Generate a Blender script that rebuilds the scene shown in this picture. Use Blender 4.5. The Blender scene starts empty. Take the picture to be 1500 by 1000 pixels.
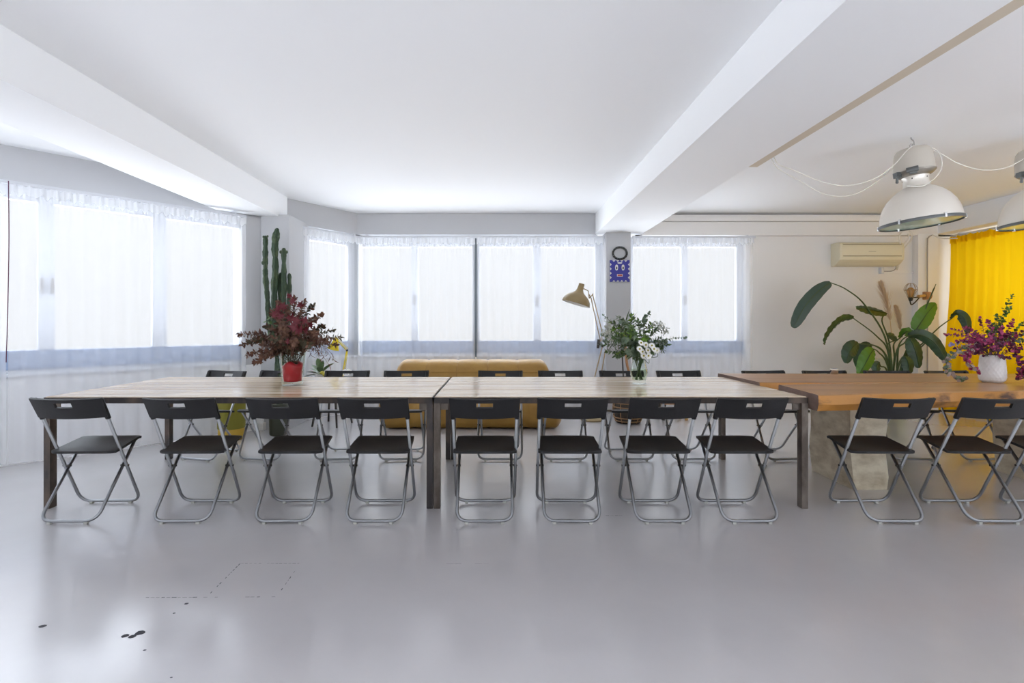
import bpy, bmesh, math, random
from mathutils import Vector as V, Matrix, Euler
random.seed(7)
C = bpy.context.scene.collection
F, CX, CY, H = 740.0, 730.0, 475.0, 1.22          # focal length in pixels, vanishing point, eye height
PI = math.pi
CEIL, BEAM = 2.763, 2.477

def P(px, py, Y):                                   # a point of the photo at distance Y
    return V(((px-CX)*Y/F, Y, H-(py-CY)*Y/F))
def PX(px, Y): return (px-CX)*Y/F

# ------------------------------------------------------------------ materials
def mat(name, base, rough=0.5, metal=0.0, spec=0.5, noise=None, bump=None, coat=0.0, sub=None, trans=0.0):
    m = bpy.data.materials.new(name); m.use_nodes = True
    nt = m.node_tree; b = nt.nodes['Principled BSDF']
    b.inputs['Base Color'].default_value = (*base, 1)
    b.inputs['Roughness'].default_value = rough
    b.inputs['Metallic'].default_value = metal
    b.inputs['Specular IOR Level'].default_value = spec
    b.inputs['Coat Weight'].default_value = coat
    b.inputs['Transmission Weight'].default_value = trans
    tc = nt.nodes.new('ShaderNodeTexCoord')
    if noise:                                       # (colour2, scale vec, lo, hi)
        c2, sc, lo, hi = noise
        mp = nt.nodes.new('ShaderNodeMapping'); mp.inputs['Scale'].default_value = sc
        nt.links.new(tc.outputs['Object'], mp.inputs['Vector'])
        n = nt.nodes.new('ShaderNodeTexNoise'); n.inputs['Scale'].default_value = 1; n.inputs['Detail'].default_value = 6
        n.inputs['Roughness'].default_value = 0.6
        nt.links.new(mp.outputs[0], n.inputs['Vector'])
        r = nt.nodes.new('ShaderNodeValToRGB')
        r.color_ramp.elements[0].position = lo; r.color_ramp.elements[0].color = (*base, 1)
        r.color_ramp.elements[1].position = hi; r.color_ramp.elements[1].color = (*c2, 1)
        nt.links.new(n.outputs['Fac'], r.inputs['Fac'])
        nt.links.new(r.outputs['Color'], b.inputs['Base Color'])
    if bump:                                        # (scale, strength)
        n2 = nt.nodes.new('ShaderNodeTexNoise'); n2.inputs['Scale'].default_value = bump[0]; n2.inputs['Detail'].default_value = 4
        nt.links.new(tc.outputs['Object'], n2.inputs['Vector'])
        bp = nt.nodes.new('ShaderNodeBump'); bp.inputs['Strength'].default_value = bump[1]; bp.inputs['Distance'].default_value = 0.02
        nt.links.new(n2.outputs['Fac'], bp.inputs['Height'])
        nt.links.new(bp.outputs['Normal'], b.inputs['Normal'])
    return m

def emis(name, col, s):
    m = bpy.data.materials.new(name); m.use_nodes = True
    nt = m.node_tree; nt.nodes.remove(nt.nodes['Principled BSDF'])
    e = nt.nodes.new('ShaderNodeEmission'); e.inputs[0].default_value = (*col, 1); e.inputs[1].default_value = s
    nt.links.new(e.outputs[0], nt.nodes['Material Output'].inputs[0]); return m

def cloth(name, col, transp, transl=0.5):
    m = bpy.data.materials.new(name); m.use_nodes = True
    nt = m.node_tree; nt.nodes.remove(nt.nodes['Principled BSDF'])
    d = nt.nodes.new('ShaderNodeBsdfDiffuse'); d.inputs[0].default_value = (*col, 1)
    t = nt.nodes.new('ShaderNodeBsdfTranslucent'); t.inputs[0].default_value = (*col, 1)
    mx = nt.nodes.new('ShaderNodeMixShader'); mx.inputs[0].default_value = transl
    nt.links.new(d.outputs[0], mx.inputs[1]); nt.links.new(t.outputs[0], mx.inputs[2])
    out = mx
    if transp > 0:
        tr = nt.nodes.new('ShaderNodeBsdfTransparent')
        m2 = nt.nodes.new('ShaderNodeMixShader'); m2.inputs[0].default_value = transp
        nt.links.new(mx.outputs[0], m2.inputs[1]); nt.links.new(tr.outputs[0], m2.inputs[2]); out = m2
    nt.links.new(out.outputs[0], nt.nodes['Material Output'].inputs[0]); return m

def glassy(name, col, transp=0.8, rough=0.05):       # thin clear glass
    m = bpy.data.materials.new(name); m.use_nodes = True
    nt = m.node_tree; nt.nodes.remove(nt.nodes['Principled BSDF'])
    g = nt.nodes.new('ShaderNodeBsdfGlossy'); g.inputs[0].default_value = (1, 1, 1, 1); g.inputs['Roughness'].default_value = rough
    t = nt.nodes.new('ShaderNodeBsdfTransparent'); t.inputs[0].default_value = (*col, 1)
    lw = nt.nodes.new('ShaderNodeLayerWeight'); lw.inputs[0].default_value = 1-transp
    mx = nt.nodes.new('ShaderNodeMixShader')
    mu = nt.nodes.new('ShaderNodeMath'); mu.operation = 'MULTIPLY'; mu.inputs[1].default_value = .45
    nt.links.new(lw.outputs['Fresnel'], mu.inputs[0]); nt.links.new(mu.outputs[0], mx.inputs[0])
    nt.links.new(t.outputs[0], mx.inputs[1]); nt.links.new(g.outputs[0], mx.inputs[2])
    nt.links.new(mx.outputs[0], nt.nodes['Material Output'].inputs[0]); return m

M = {}
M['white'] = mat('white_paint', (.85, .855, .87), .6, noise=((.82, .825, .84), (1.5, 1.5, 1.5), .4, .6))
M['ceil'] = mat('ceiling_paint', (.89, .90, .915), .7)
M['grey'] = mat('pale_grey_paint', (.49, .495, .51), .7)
M['warm'] = mat('warm_white_paint', (.80, .785, .765), .6)
M['cream_strip'] = mat('cream_strip', (.62, .54, .43), .7)
M['floor'] = mat('grey_resin_floor', (.485, .468, .48), .26, noise=((.535, .517, .53), (.7, .7, .7), .35, .65), bump=(2.5, .03), coat=1.0)
M['floor'].node_tree.nodes['Principled BSDF'].inputs['Coat Roughness'].default_value = .2; M['floor'].node_tree.nodes['Principled BSDF'].inputs['Coat IOR'].default_value = 1.65
M['crack'] = mat('dark_crack', (.05, .05, .06), .8)
M['frame'] = mat('white_aluminium', (.62, .64, .68), .35)
M['rail'] = mat('blue_grey_aluminium', (.27, .34, .48), .4)
M['darkpost'] = mat('dark_post', (.05, .065, .075), .5)
M['pane'] = glassy('window_glass', (.98, .99, 1.0), .96, .02)
M['glow_pane'] = emis('emissive_pane', (1.0, .97, .92), 2.3)  # emissive, unseen; makes the yellow curtain glow from behind
M['sheer'] = cloth('sheer_voile', (.92, .935, .965), .64, .035)
M['header'] = cloth('gathered_voile', (.86, .88, .91), .25, .05)
M['yellow_curtain'] = cloth('yellow_cotton', (.93, .62, .008), 0, .4)
M['black'] = mat('black_plastic', (.012, .012, .0135), .42, spec=.4, bump=(90, .05))
M['tube'] = mat('grey_steel_tube', (.30, .31, .325), .33, metal=.95)
M['cap'] = mat('pale_plastic', (.45, .45, .42), .5)
M['steel'] = mat('dark_raw_steel', (.055, .05, .05), .45, metal=.7, noise=((.15, .11, .085), (6, 6, 3), .45, .7))
M['steel_worn'] = mat('worn_raw_steel', (.085, .068, .056), .4, metal=.6, noise=((.21, .18, .155), (8, 8, 4), .4, .7))
M['plank'] = mat('weathered_plank', (.50, .34, .20), .27, noise=((.82, .69, .53), (1.3, 26, 10), .36, .62), bump=(14, .12), coat=.4)
M['slab_top'] = mat('oiled_slab_top', (.33, .155, .06), .33, spec=.35, noise=((.48, .255, .105), (.8, 7, 5), .35, .68))
M['slab_edge'] = mat('sapwood_edge', (.56, .25, .05), .4, noise=((.08, .03, .014), (2.4, 4, 6), .53, .64), bump=(9, .4))
M['slab_end'] = mat('end_grain', (.20, .125, .10), .5, noise=((.30, .2, .16), (9, 9, 20), .4, .65))
M['stone'] = mat('rough_pale_block', (.74, .67, .52), .85, noise=((.46, .38, .26), (5, 5, 9), .42, .68), bump=(16, .5))
M['sofa'] = mat('mustard_leather', (.36, .20, .035), .45, noise=((.29, .15, .024), (4, 4, 4), .4, .7), bump=(20, .12))
M['sofa_seam'] = mat('mustard_seam', (.30, .16, .03), .6)
M['cactus'] = mat('cactus_green', (.022, .05, .022), .55, noise=((.075, .11, .045), (22, 22, 9), .5, .68), bump=(40, .5))
M['pot_green'] = mat('dark_olive_pot', (.035, .04, .022), .35)
M['olive'] = mat('olive_fabric', (.22, .20, .025), .8)
M['yellow_base'] = mat('yellow_straw', (.55, .36, .045), .6)
M['yellow'] = mat('yellow_lacquer', (.75, .58, .01), .35)
M['tan'] = mat('tan_lacquer', (.29, .21, .095), .4)
M['shade_in'] = mat('white_enamel', (.85, .84, .8), .4)
M['darkmetal'] = mat('dark_metal', (.06, .055, .05), .4, metal=.6)
M['brass'] = mat('aged_brass', (.32, .23, .12), .35, metal=.8)
M['blue'] = mat('blue_glaze', (.022, .022, .27), .4)
M['ivory'] = mat('ivory_paint', (.72, .71, .68), .5)
M['red'] = mat('red_paint', (.45, .06, .04), .5)
M['mask_black'] = mat('black_bead', (.03, .035, .035), .3)
M['glass'] = glassy('clear_glass', (.95, .98, .97), .86)
M['water'] = glassy('water', (.80, .84, .74), .9)
M['redfill'] = mat('red_gel', (.42, .008, .016), .35)
M['bronze'] = mat('bronze_leaf', (.10, .045, .028), .55, noise=((.20, .095, .055), (14, 14, 14), .35, .65))
M['brownleaf'] = mat('brown_leaf', (.075, .03, .024), .55, noise=((.16, .07, .05), (14, 14, 14), .35, .65))
M['olive_leaf'] = mat('dark_olive_leaf', (.07, .06, .035), .55)
M['maple'] = mat('crimson_leaf', (.125, .005, .014), .55)
M['stem'] = mat('plant_stem', (.10, .075, .045), .6)
M['gstem'] = mat('green_stem', (.06, .10, .03), .55)
M['leaf'] = mat('green_leaf', (.045, .09, .025), .42, noise=((.09, .155, .04), (12, 12, 12), .35, .65))
M['euca'] = mat('eucalyptus_leaf', (.12, .18, .12), .5, noise=((.20, .26, .17), (12, 12, 12), .4, .65))
M['lime'] = mat('fresh_green_leaf', (.16, .30, .035), .45)
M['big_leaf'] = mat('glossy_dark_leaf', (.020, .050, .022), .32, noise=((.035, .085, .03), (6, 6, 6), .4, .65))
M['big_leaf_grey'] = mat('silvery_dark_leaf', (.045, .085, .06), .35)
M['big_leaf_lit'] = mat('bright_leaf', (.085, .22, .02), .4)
M['petal'] = mat('white_petal', (.85, .85, .82), .6)
M['flower_eye'] = mat('flower_eye', (.45, .40, .05), .7)
M['magenta'] = mat('magenta_leaf', (.30, .02, .10), .5, noise=((.46, .07, .19), (15, 15, 15), .4, .65))
M['purple'] = mat('purple_leaf', (.10, .018, .06), .5)
M['pale_leaf'] = mat('pale_pink_leaf', (.42, .33, .30), .55)
M['grey_bloom'] = mat('grey_green_bloom', (.42, .44, .38), .6)
M['lilac'] = mat('lilac_petal', (.30, .26, .50), .55)
M['pampas'] = mat('pampas_plume', (.64, .48, .31), .9)
M['pot_white'] = mat('white_ceramic', (.82, .80, .79), .4)
M['ac'] = mat('cream_plastic', (.74, .68, .50), .4)
M['ac_dark'] = mat('cream_plastic_shadow_gap', (.28, .23, .14), .6)
M['cord'] = mat('white_cord', (.74, .72, .66), .5)
M['cord_dark'] = mat('grey_cord', (.35, .34, .33), .5)
M['lamp_alu'] = mat('brushed_aluminium', (.82, .78, .71), .30, metal=.35)
M['lamp_paint'] = mat('cream_grey_enamel', (.52, .48, .42), .45)
M['collar'] = mat('worn_cast_metal', (.30, .275, .24), .4, metal=.6)
M['rim'] = mat('lamp_rim', (.14, .15, .15), .4, metal=.5)
M['lamp_glass'] = mat('greenish_lamp_glass', (.42, .68, .60), .12)
M['reflector'] = mat('lamp_reflector', (.86, .86, .80), .2, metal=.6)
M['wood'] = mat('warm_wood', (.36, .17, .07), .5, noise=((.48, .26, .12), (20, 4, 4), .4, .6))
M['lightwood'] = mat('light_wood', (.55, .33, .12), .5)
M['rattan'] = mat('rattan', (.30, .17, .08), .6)
M['basket'] = mat('dark_weave', (.05, .04, .032), .75, bump=(60, .6))
M['amber'] = mat('amber_glass', (.72, .42, .16), .12, trans=.5)
M['chrome'] = mat('chrome', (.6, .6, .6), .2, metal=1)

# ------------------------------------------------------------------ mesh helpers
def box(bm, x0, x1, y0, y1, z0, z1, bev=0, seg=2, mi=0):
    t = bmesh.new()
    bmesh.ops.create_cube(t, size=1)
    for v in t.verts:
        v.co = V((x0+(v.co.x+.5)*(x1-x0), y0+(v.co.y+.5)*(y1-y0), z0+(v.co.z+.5)*(z1-z0)))
    if bev: bmesh.ops.bevel(t, geom=t.edges[:], offset=bev, segments=seg, affect='EDGES', profile=.7)
    merge(bm, t, mi)
def merge(bm, t, mi=None, mx=None):
    vm = {}
    for v in t.verts: vm[v] = bm.verts.new(mx @ v.co if mx else v.co)
    for f in t.faces:
        try:
            g = bm.faces.new([vm[v] for v in f.verts]); g.material_index = f.material_index if mi is None else mi
        except ValueError: pass
    t.free()
def tube(bm, pts, r, n=8, cap=True, mi=0):
    pts = [V(p) for p in pts]; N = len(pts)
    rr = r if isinstance(r, (list, tuple)) else [r]*N
    tang = [(pts[min(i+1, N-1)]-pts[max(i-1, 0)]).normalized() for i in range(N)]
    up = V((0, 0, 1)) if abs(tang[0].z) < .9 else V((1, 0, 0))
    a = tang[0].cross(up).normalized(); rings = []
    for i in range(N):
        a = (a - tang[i]*a.dot(tang[i])).normalized(); b = tang[i].cross(a)
        rings.append([bm.verts.new(pts[i]+(a*math.cos(2*PI*k/n)+b*math.sin(2*PI*k/n))*rr[i]) for k in range(n)])
    for i in range(N-1):
        for k in range(n):
            f = bm.faces.new((rings[i][k], rings[i][(k+1) % n], rings[i+1][(k+1) % n], rings[i+1][k])); f.material_index = mi
    if cap:
        for R in (rings[0], rings[-1]):
            f = bm.faces.new(R); f.material_index = mi
def smooth_path(pts, n=6):
    pts = [V(p) for p in pts]; out = []
    for i in range(len(pts)-1):
        p0, p1, p2, p3 = pts[max(i-1, 0)], pts[i], pts[i+1], pts[min(i+2, len(pts)-1)]
        for k in range(n):
            t = k/n
            out.append(.5*((2*p1)+(p2-p0)*t+(2*p0-5*p1+4*p2-p3)*t*t+(3*p1-p0-3*p2+p3)*t**3))
    out.append(pts[-1]); return out
def round_poly(pts, rad, n=6):
    pts = [V(p) for p in pts]; out = [pts[0]]
    for i in range(1, len(pts)-1):
        a = (pts[i-1]-pts[i]); b = (pts[i+1]-pts[i]); d = min(rad, a.length*.45, b.length*.45)
        A = pts[i]+a.normalized()*d; B = pts[i]+b.normalized()*d
        for k in range(n+1):
            t = k/n; out.append(A*(1-t)**2+pts[i]*2*t*(1-t)+B*t*t)
    out.append(pts[-1]); return out
def lathe(bm, prof, n=32, c=(0, 0, 0), mi=0, capb=False, capt=False):
    c = V(c); rings = []
    for (r, z) in prof:
        rings.append([bm.verts.new(c+V((r*math.cos(2*PI*k/n), r*math.sin(2*PI*k/n), z))) for k in range(n)])
    for i in range(len(rings)-1):
        for k in range(n):
            f = bm.faces.new((rings[i][k], rings[i][(k+1) % n], rings[i+1][(k+1) % n], rings[i+1][k])); f.material_index = mi
    if capb: bm.faces.new(rings[0][::-1]).material_index = mi
    if capt: bm.faces.new(rings[-1]).material_index = mi
def grid(bm, nu, nv, fn, skip=None, mi=0, mif=None):
    vs = [[bm.verts.new(fn(i/nu, j/nv)) for j in range(nv+1)] for i in range(nu+1)]
    for i in range(nu):
        for j in range(nv):
            if skip and skip(i, j): continue
            f = bm.faces.new((vs[i][j], vs[i+1][j], vs[i+1][j+1], vs[i][j+1])); f.material_index = mif(i, j) if mif else mi
    return vs
def prism(bm, outline, z0, z1, mi=0, mit=None):
    lo = [bm.verts.new((x, y, z0)) for x, y in outline]; hi = [bm.verts.new((x, y, z1)) for x, y in outline]
    n = len(outline)
    bm.faces.new(lo[::-1]).material_index = mi
    bm.faces.new(hi).material_index = mi if mit is None else mit
    for k in range(n):
        bm.faces.new((lo[k], lo[(k+1) % n], hi[(k+1) % n], hi[k])).material_index = mi
def ball(bm, c, r, sx=1, sy=1, sz=1, mi=0, u=12, v=8):
    t = bmesh.new(); bmesh.ops.create_uvsphere(t, u_segments=u, v_segments=v, radius=r)
    for w in t.verts: w.co = V((w.co.x*sx, w.co.y*sy, w.co.z*sz))+V(c)
    merge(bm, t, mi)

def obj(name, bm, m, parent=None, off=None, sharp=.6, flat=False):
    bmesh.ops.recalc_face_normals(bm, faces=bm.faces[:])
    if off is not None:
        o3 = V(off)
        for v in bm.verts: v.co -= o3
    for f in bm.faces: f.smooth = not flat
    for e in bm.edges:
        if len(e.link_faces) == 2 and e.calc_face_angle(0) > sharp: e.smooth = False
    me = bpy.data.meshes.new(name); bm.to_mesh(me); bm.free()
    for x in (m if isinstance(m, (list, tuple)) else [m]): me.materials.append(M[x])
    o = bpy.data.objects.new(name, me); C.objects.link(o)
    if parent: o.parent = parent
    return o
def tag(o, label, cat, group=None, kind=None):
    o['label'] = label; o['category'] = cat
    if group: o['group'] = group
    if kind: o['kind'] = kind
    return o
def thing(name, label, cat, loc=(0, 0, 0), rz=0, group=None):
    o = bpy.data.objects.new(name, None); C.objects.link(o); o.empty_display_size = .1
    o.location = loc; o.rotation_euler = (0, 0, rz)
    return tag(o, label, cat, group)
def struct(name, bm, m, label, cat, parent=None, flat=True):
    o = obj(name, bm, m, parent, flat=flat); o['kind'] = 'structure'
    if not parent: tag(o, label, cat)
    return o
def dup(o, parent=None):
    c = o.copy(); C.objects.link(c)
    if parent: c.parent = parent
    for ch in list(o.children): dup(ch, c)
    return c
B = bmesh.new

# ------------------------------------------------------------------ the room
# plan of the window walls (inner faces)
A0, A1 = V((-4.267, 4.32, 0)), V((-2.88, 5.76, 0))
dA = (A1-A0).normalized(); nA = V((dA.y, -dA.x, 0))          # nA points into the room
B0, B1 = V((-2.62, 6.22, 0)), V((-1.965, 7.10, 0))
dB = (B1-B0).normalized(); nB = V((dB.y, -dB.x, 0))
YB = 7.10                                                     # back wall face
def u_of(px, p0, d, off=0.0, n=None):
    q = p0 + (n*off if n is not None else V((0, 0, 0))); k = (px-CX)/F
    return (k*q.y-q.x)/(d.x-k*d.y)

pLo = A0-dA*2.6-nA*.28; q1 = A1+dA*.30-nA*.28; q2 = B0-dB*.30-nB*.28; q3 = B1-nB*.28
OUT = [(pLo.x-.12, -5.4), (7.0, -5.4), (7.0, YB+.28), (q3.x+.1, YB+.28), (q3.x, q3.y), (q2.x, q2.y), (q1.x, q1.y), (pLo.x, pLo.y)]
bm = B(); prism(bm, OUT, -.12, 0)
def fl(px, py):
    Y = H*F/(py-CY); return P(px, py, Y)
def dash(p, q, w, segs, dens):
    d = q-p; L = d.length; d.normalize(); n = V((-d.y, d.x, 0))
    for i in range(segs):
        if random.random() > dens: continue
        a = p+d*L*(i+random.random()*.3)/segs; b = p+d*L*(i+.7+random.random()*.3)/segs; ww = w*random.uniform(.35, 1)
        vs = [bm.verts.new((c.x, c.y, .0006)) for c in (a-n*ww, b-n*ww*.6, b+n*ww, a+n*ww*.7)]
        bm.faces.new(vs).material_index = 1
dash(fl(352, 825), fl(440, 825), .0028, 14, .8)
dash(fl(303, 874), fl(352, 825), .0028, 12, .7)
dash(fl(405, 874), fl(440, 825), .0025, 12, .6)
dash(fl(205, 875), fl(405, 874), .0028, 26, .75)
dash(fl(886, 755), fl(912, 755), .003, 4, .8)
dash(fl(625, 826), fl(760, 825), .0012, 10, .4)
for (px, py, r) in ((62, 917, .012), (183, 931, .012), (194, 932, .012), (205, 927, .016), (273, 884, .008), (255, 898, .005), (212, 952, .005), (251, 992, .004)):
    c = fl(px, py)
    vs = [bm.verts.new((c.x+r*(1+.4*random.random())*math.cos(a*PI/4), c.y+r*.8*(1+.5*random.random())*math.sin(a*PI/4), .0006)) for a in range(8)]
    bm.faces.new(vs).material_index = 1
struct('floor', bm, ['floor', 'crack'], 'glossy pale grey resin floor with dark cracks', 'floor')

bm = B(); prism(bm, OUT, CEIL, CEIL+.15)
struct('ceiling', bm, 'ceil', 'white flat ceiling', 'ceiling')

# left beam, right beam and side soffit
bm = B(); box(bm, -3.10, -2.555, -5.4, 6.12, BEAM, CEIL, .008, 2)
struct('trim_1', bm, 'ceil', 'white ceiling beam over the left end of the tables', 'beam', flat=False)
bm = B(); box(bm, 1.349, 2.0, -5.4, YB, BEAM, CEIL, .006, 2)
struct('trim_2', bm, 'ceil', 'white ceiling beam running to the column with the blue mask', 'beam', flat=False)
bm = B(); box(bm, 2.0, 2.075, -5.4, 4.05, BEAM+.004, BEAM+.05)
struct('trim_3', bm, 'cream_strip', 'cream strip along the edge of the ceiling beam', 'trim')
bm = B(); box(bm, 6.10, 6.9, -5.4, YB, BEAM, CEIL, .006, 2)
struct('trim_4', bm, 'ceil', 'white soffit above the yellow curtain', 'beam', flat=False)

ZS, ZH = .99, 2.315                                           # glass bottom and top
T = .28
def window(name, label, p0, d, n, panes, u0, u1, glass='pane', handles=(), outer=.10):
    """frame set back in its opening; panes = list of (u, u)"""
    bm = B(); L = d
    def lb(t, ua, ub, va, vb, za, zb, bev=.004, mi=0):
        b2 = B(); box(b2, ua, ub, va, vb, za, zb, bev, 1, mi)
        mx = Matrix(((L.x, -n.x, 0, p0.x), (L.y, -n.y, 0, p0.y), (0, 0, 1, 0), (0, 0, 0, 1)))
        merge(t, b2, mi, mx)
    v0, v1 = .05, .115
    lb(bm, u0, u1, v0, v1, ZH, BEAM-.02)                       # head
    lb(bm, u0, u1, v0, v1, ZS-.20, ZS-.165)                    # bottom frame
    lb(bm, u0, u1, v0-.012, v1, ZS-.17, ZS, mi=1)              # bottom rail
    edges = [u0]+[e for pr in panes for e in pr]+[u1]
    for k in range(0, len(edges), 2):
        if edges[k+1]-edges[k] > .005: lb(bm, edges[k], edges[k+1], v0, v1, ZS, ZH)
    w = obj(name, bm, ['frame', 'rail'], flat=True); w['kind'] = 'structure'; tag(w, label, 'window')
    for (ua, ub) in panes:
        b3 = B(); lb(b3, ua, ub, .085, .10, ZS, ZH, 0); obj('pane', b3, glass, w, flat=True)
    for hu in handles:
        b3 = B(); lb(b3, hu-.012, hu+.012, v0-.045, v0-.02, 1.5, 1.64, .006); lb(b3, hu-.01, hu+.01, v0-.03, v0+.01, 1.50, 1.53, .002); obj('window_handle', b3, 'cord_dark', w)
    b3 = B(); lb(b3, u0, u1, -.03, .14, ZS-.23, ZS-.20, .005); obj('window_sill', b3, 'frame', w)
    return w
def wall_boxes(name, label, p0, d, n, pieces, m, low='white'):
    bm = B(); mx = Matrix(((d.x, -n.x, 0, p0.x), (d.y, -n.y, 0, p0.y), (0, 0, 1, 0), (0, 0, 0, 1)))
    for (ua, ub, va, vb, za, zb) in pieces:
        b2 = B(); box(b2, ua, ub, va, vb, za, zb); merge(bm, b2, 1 if za == 0 and zb < 1 else 0, mx)
    return struct(name, bm, [m, low], label, 'wall')

# left wall
LA = (A1-A0).length
uA = lambda px: u_of(px, A0, dA, -.09, nA)
pa = [(uA(-260), uA(-120)), (uA(-95), uA(55)), (uA(80), uA(222)), (uA(243), uA(358))]
window('window_1', 'wide daylit window with sheer curtains on the angled left wall', A0, dA, nA, pa, -2.2, LA-.04, handles=(uA(60), uA(76)))
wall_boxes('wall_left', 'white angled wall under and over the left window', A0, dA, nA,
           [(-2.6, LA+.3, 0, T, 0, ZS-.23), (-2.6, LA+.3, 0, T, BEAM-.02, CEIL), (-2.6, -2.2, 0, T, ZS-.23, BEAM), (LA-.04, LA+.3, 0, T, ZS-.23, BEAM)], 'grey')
pL = A0-dA*2.6
bm = B(); box(bm, pL.x-.25, pL.x, pL.y-.25, pL.y+.1, 0, CEIL)
xl = pL.x-.25
for a, b, c, d in ((-5.4, pL.y, 0, .1), (-5.4, pL.y, 2.4, CEIL), (-5.4, -4.6, .1, 2.4), (-2.9, -.9, .1, 2.4), (.75, pL.y-.2, .1, 2.4)): box(bm, xl-.02, xl+.2, a, b, c, d)  # unseen side wall added to cut the light, gaps let part of it in
struct('wall_left_end', bm, 'white', 'white wall end left of the angled window, with unseen light openings', 'wall')
bm = B(); 
for a, b, c, d in ((-6.4, 7.0, 0, .1), (-6.4, 7.0, 2.3, CEIL), (-6.4, -6.0, .1, 2.3), (-.2, .2, .1, 2.3), (6.6, 7.0, .1, 2.3)): box(bm, a, b, -5.4, -5.2, c, d)  # unseen rear wall, its openings shaped to control the fill light
struct('wall_rear', bm, 'grey', 'unseen pale wall with added light openings behind the viewer', 'wall')
# column on the left with stepped base
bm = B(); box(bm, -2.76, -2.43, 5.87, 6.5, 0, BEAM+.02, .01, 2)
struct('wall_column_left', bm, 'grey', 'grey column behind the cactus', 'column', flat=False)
bm = B(); box(bm, -2.86, -2.70, 5.80, 6.1, 0, .085, .006); box(bm, -2.84, -2.72, 5.83, 6.1, .085, .13, .006)
struct('baseboard_left', bm, 'warm', 'cream stepped base at the foot of the left column', 'baseboard')
# bay wall
LB = (B1-B0).length
uB = lambda px: u_of(px, B0, dB, -.09, nB)
window('window_2', 'single daylit window in the bay beside the cactus', B0, dB, nB, [(uB(427), uB(507))], .0, LB-.01)
wall_boxes('wall_bay', 'grey short angled wall of the bay', B0, dB, nB,
           [(-.3, LB+.06, 0, T, 0, ZS-.23), (-.3, LB+.06, -.05, T, BEAM-.01, CEIL), (-.3, 0, 0, T, ZS-.23, BEAM)], 'grey')
# back wall
E, N = V((1, 0, 0)), V((0, -1, 0)); O = V((0, YB, 0))
sB = F/(YB+.09)
xb = lambda px: (px-CX)/sB
x0b = B1.x
window('window_3', 'two-sash daylit window behind the left half of the sofa', O, E, N, [(xb(528), xb(603)), (xb(613), xb(692))], x0b, xb(695.5), handles=(xb(608),))
window('window_4', 'two-sash daylit window behind the tan floor lamp', O, E, N, [(xb(703), xb(781)), (xb(792), xb(871))], xb(698.7), xb(887), handles=(xb(786),))
window('window_5', 'two-sash daylit window right of the column with the mask', O, E, N, [(xb(926), xb(997)), (xb(1006), xb(1077))], xb(921), xb(1087), handles=(xb(1002),))
wall_boxes('wall_back', 'white back wall with a row of windows', O, E, N,
           [(x0b-.05, xb(1087), 0, T, 0, ZS-.23), (2.0, 6.1, -.09, T, BEAM-.02, CEIL-.12), (2.0, 7.0, 0, T, BEAM-.02, CEIL),
            (xb(887), xb(921), 0, T, 0, BEAM), (xb(1087), 7.0, 0, T, 0, BEAM)], 'warm')
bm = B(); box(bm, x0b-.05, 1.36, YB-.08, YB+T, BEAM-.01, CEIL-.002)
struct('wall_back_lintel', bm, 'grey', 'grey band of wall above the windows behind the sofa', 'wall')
bm = B(); box(bm, 2.30, 6.1, YB-.12, YB, CEIL-.115, CEIL-.03, .01, 2)
struct('trim_5', bm, 'warm', 'pale moulding under the ceiling above the air conditioner', 'trim', flat=False)
bm = B(); box(bm, -2.005, -1.965, 7.03, 7.10, ZS-.2, BEAM-.04, .004); box(bm, xb(694), xb(700), 7.12, 7.25, ZS-.245, BEAM-.04, .003)
struct('trim_6', bm, 'darkpost', 'dark slim posts between the daylit windows', 'post')
bm = B(); box(bm, PX(888, 6.9), PX(924, 6.9), 6.9, YB+.1, 0, BEAM, .006, 2)
struct('wall_column_back', bm, 'grey', 'grey column carrying the blue mask', 'column', flat=False)
bm = B(); box(bm, PX(1345, 7.0), 6.10, 7.0, YB, 0, BEAM, .006, 2)
struct('wall_pilaster', bm, 'white', 'white pilaster in the corner beside the yellow curtain', 'column', flat=False)
# right wall with an unseen window, put in to light the yellow curtain
R0 = V((6.72, YB, 0)); dR = V((0, -1, 0)); nR = V((-1, 0, 0))
window('window_6', 'unseen window with glowing panes behind the yellow curtain', R0, dR, nR, [(.25, 1.25), (1.35, 2.35), (2.45, 3.4)], .15, 3.5, glass='glow_pane')
wall_boxes('wall_right', 'white right wall behind the yellow curtain', R0, dR, nR,
           [(0, 6.0, 0, T, 0, ZS-.23), (6.0, 12.4, 0, T, 0, .12), (0, 12.4, 0, T, BEAM-.02, CEIL), (0, .15, 0, T, ZS-.23, BEAM), (3.5, 6.0, 0, T, ZS-.23, BEAM), (8.2, 8.8, 0, T, ZS-.23, BEAM), (11.2, 12.4, 0, T, ZS-.23, BEAM)], 'white')  # out-of-view gaps at the near end added to brighten the right side

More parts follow.
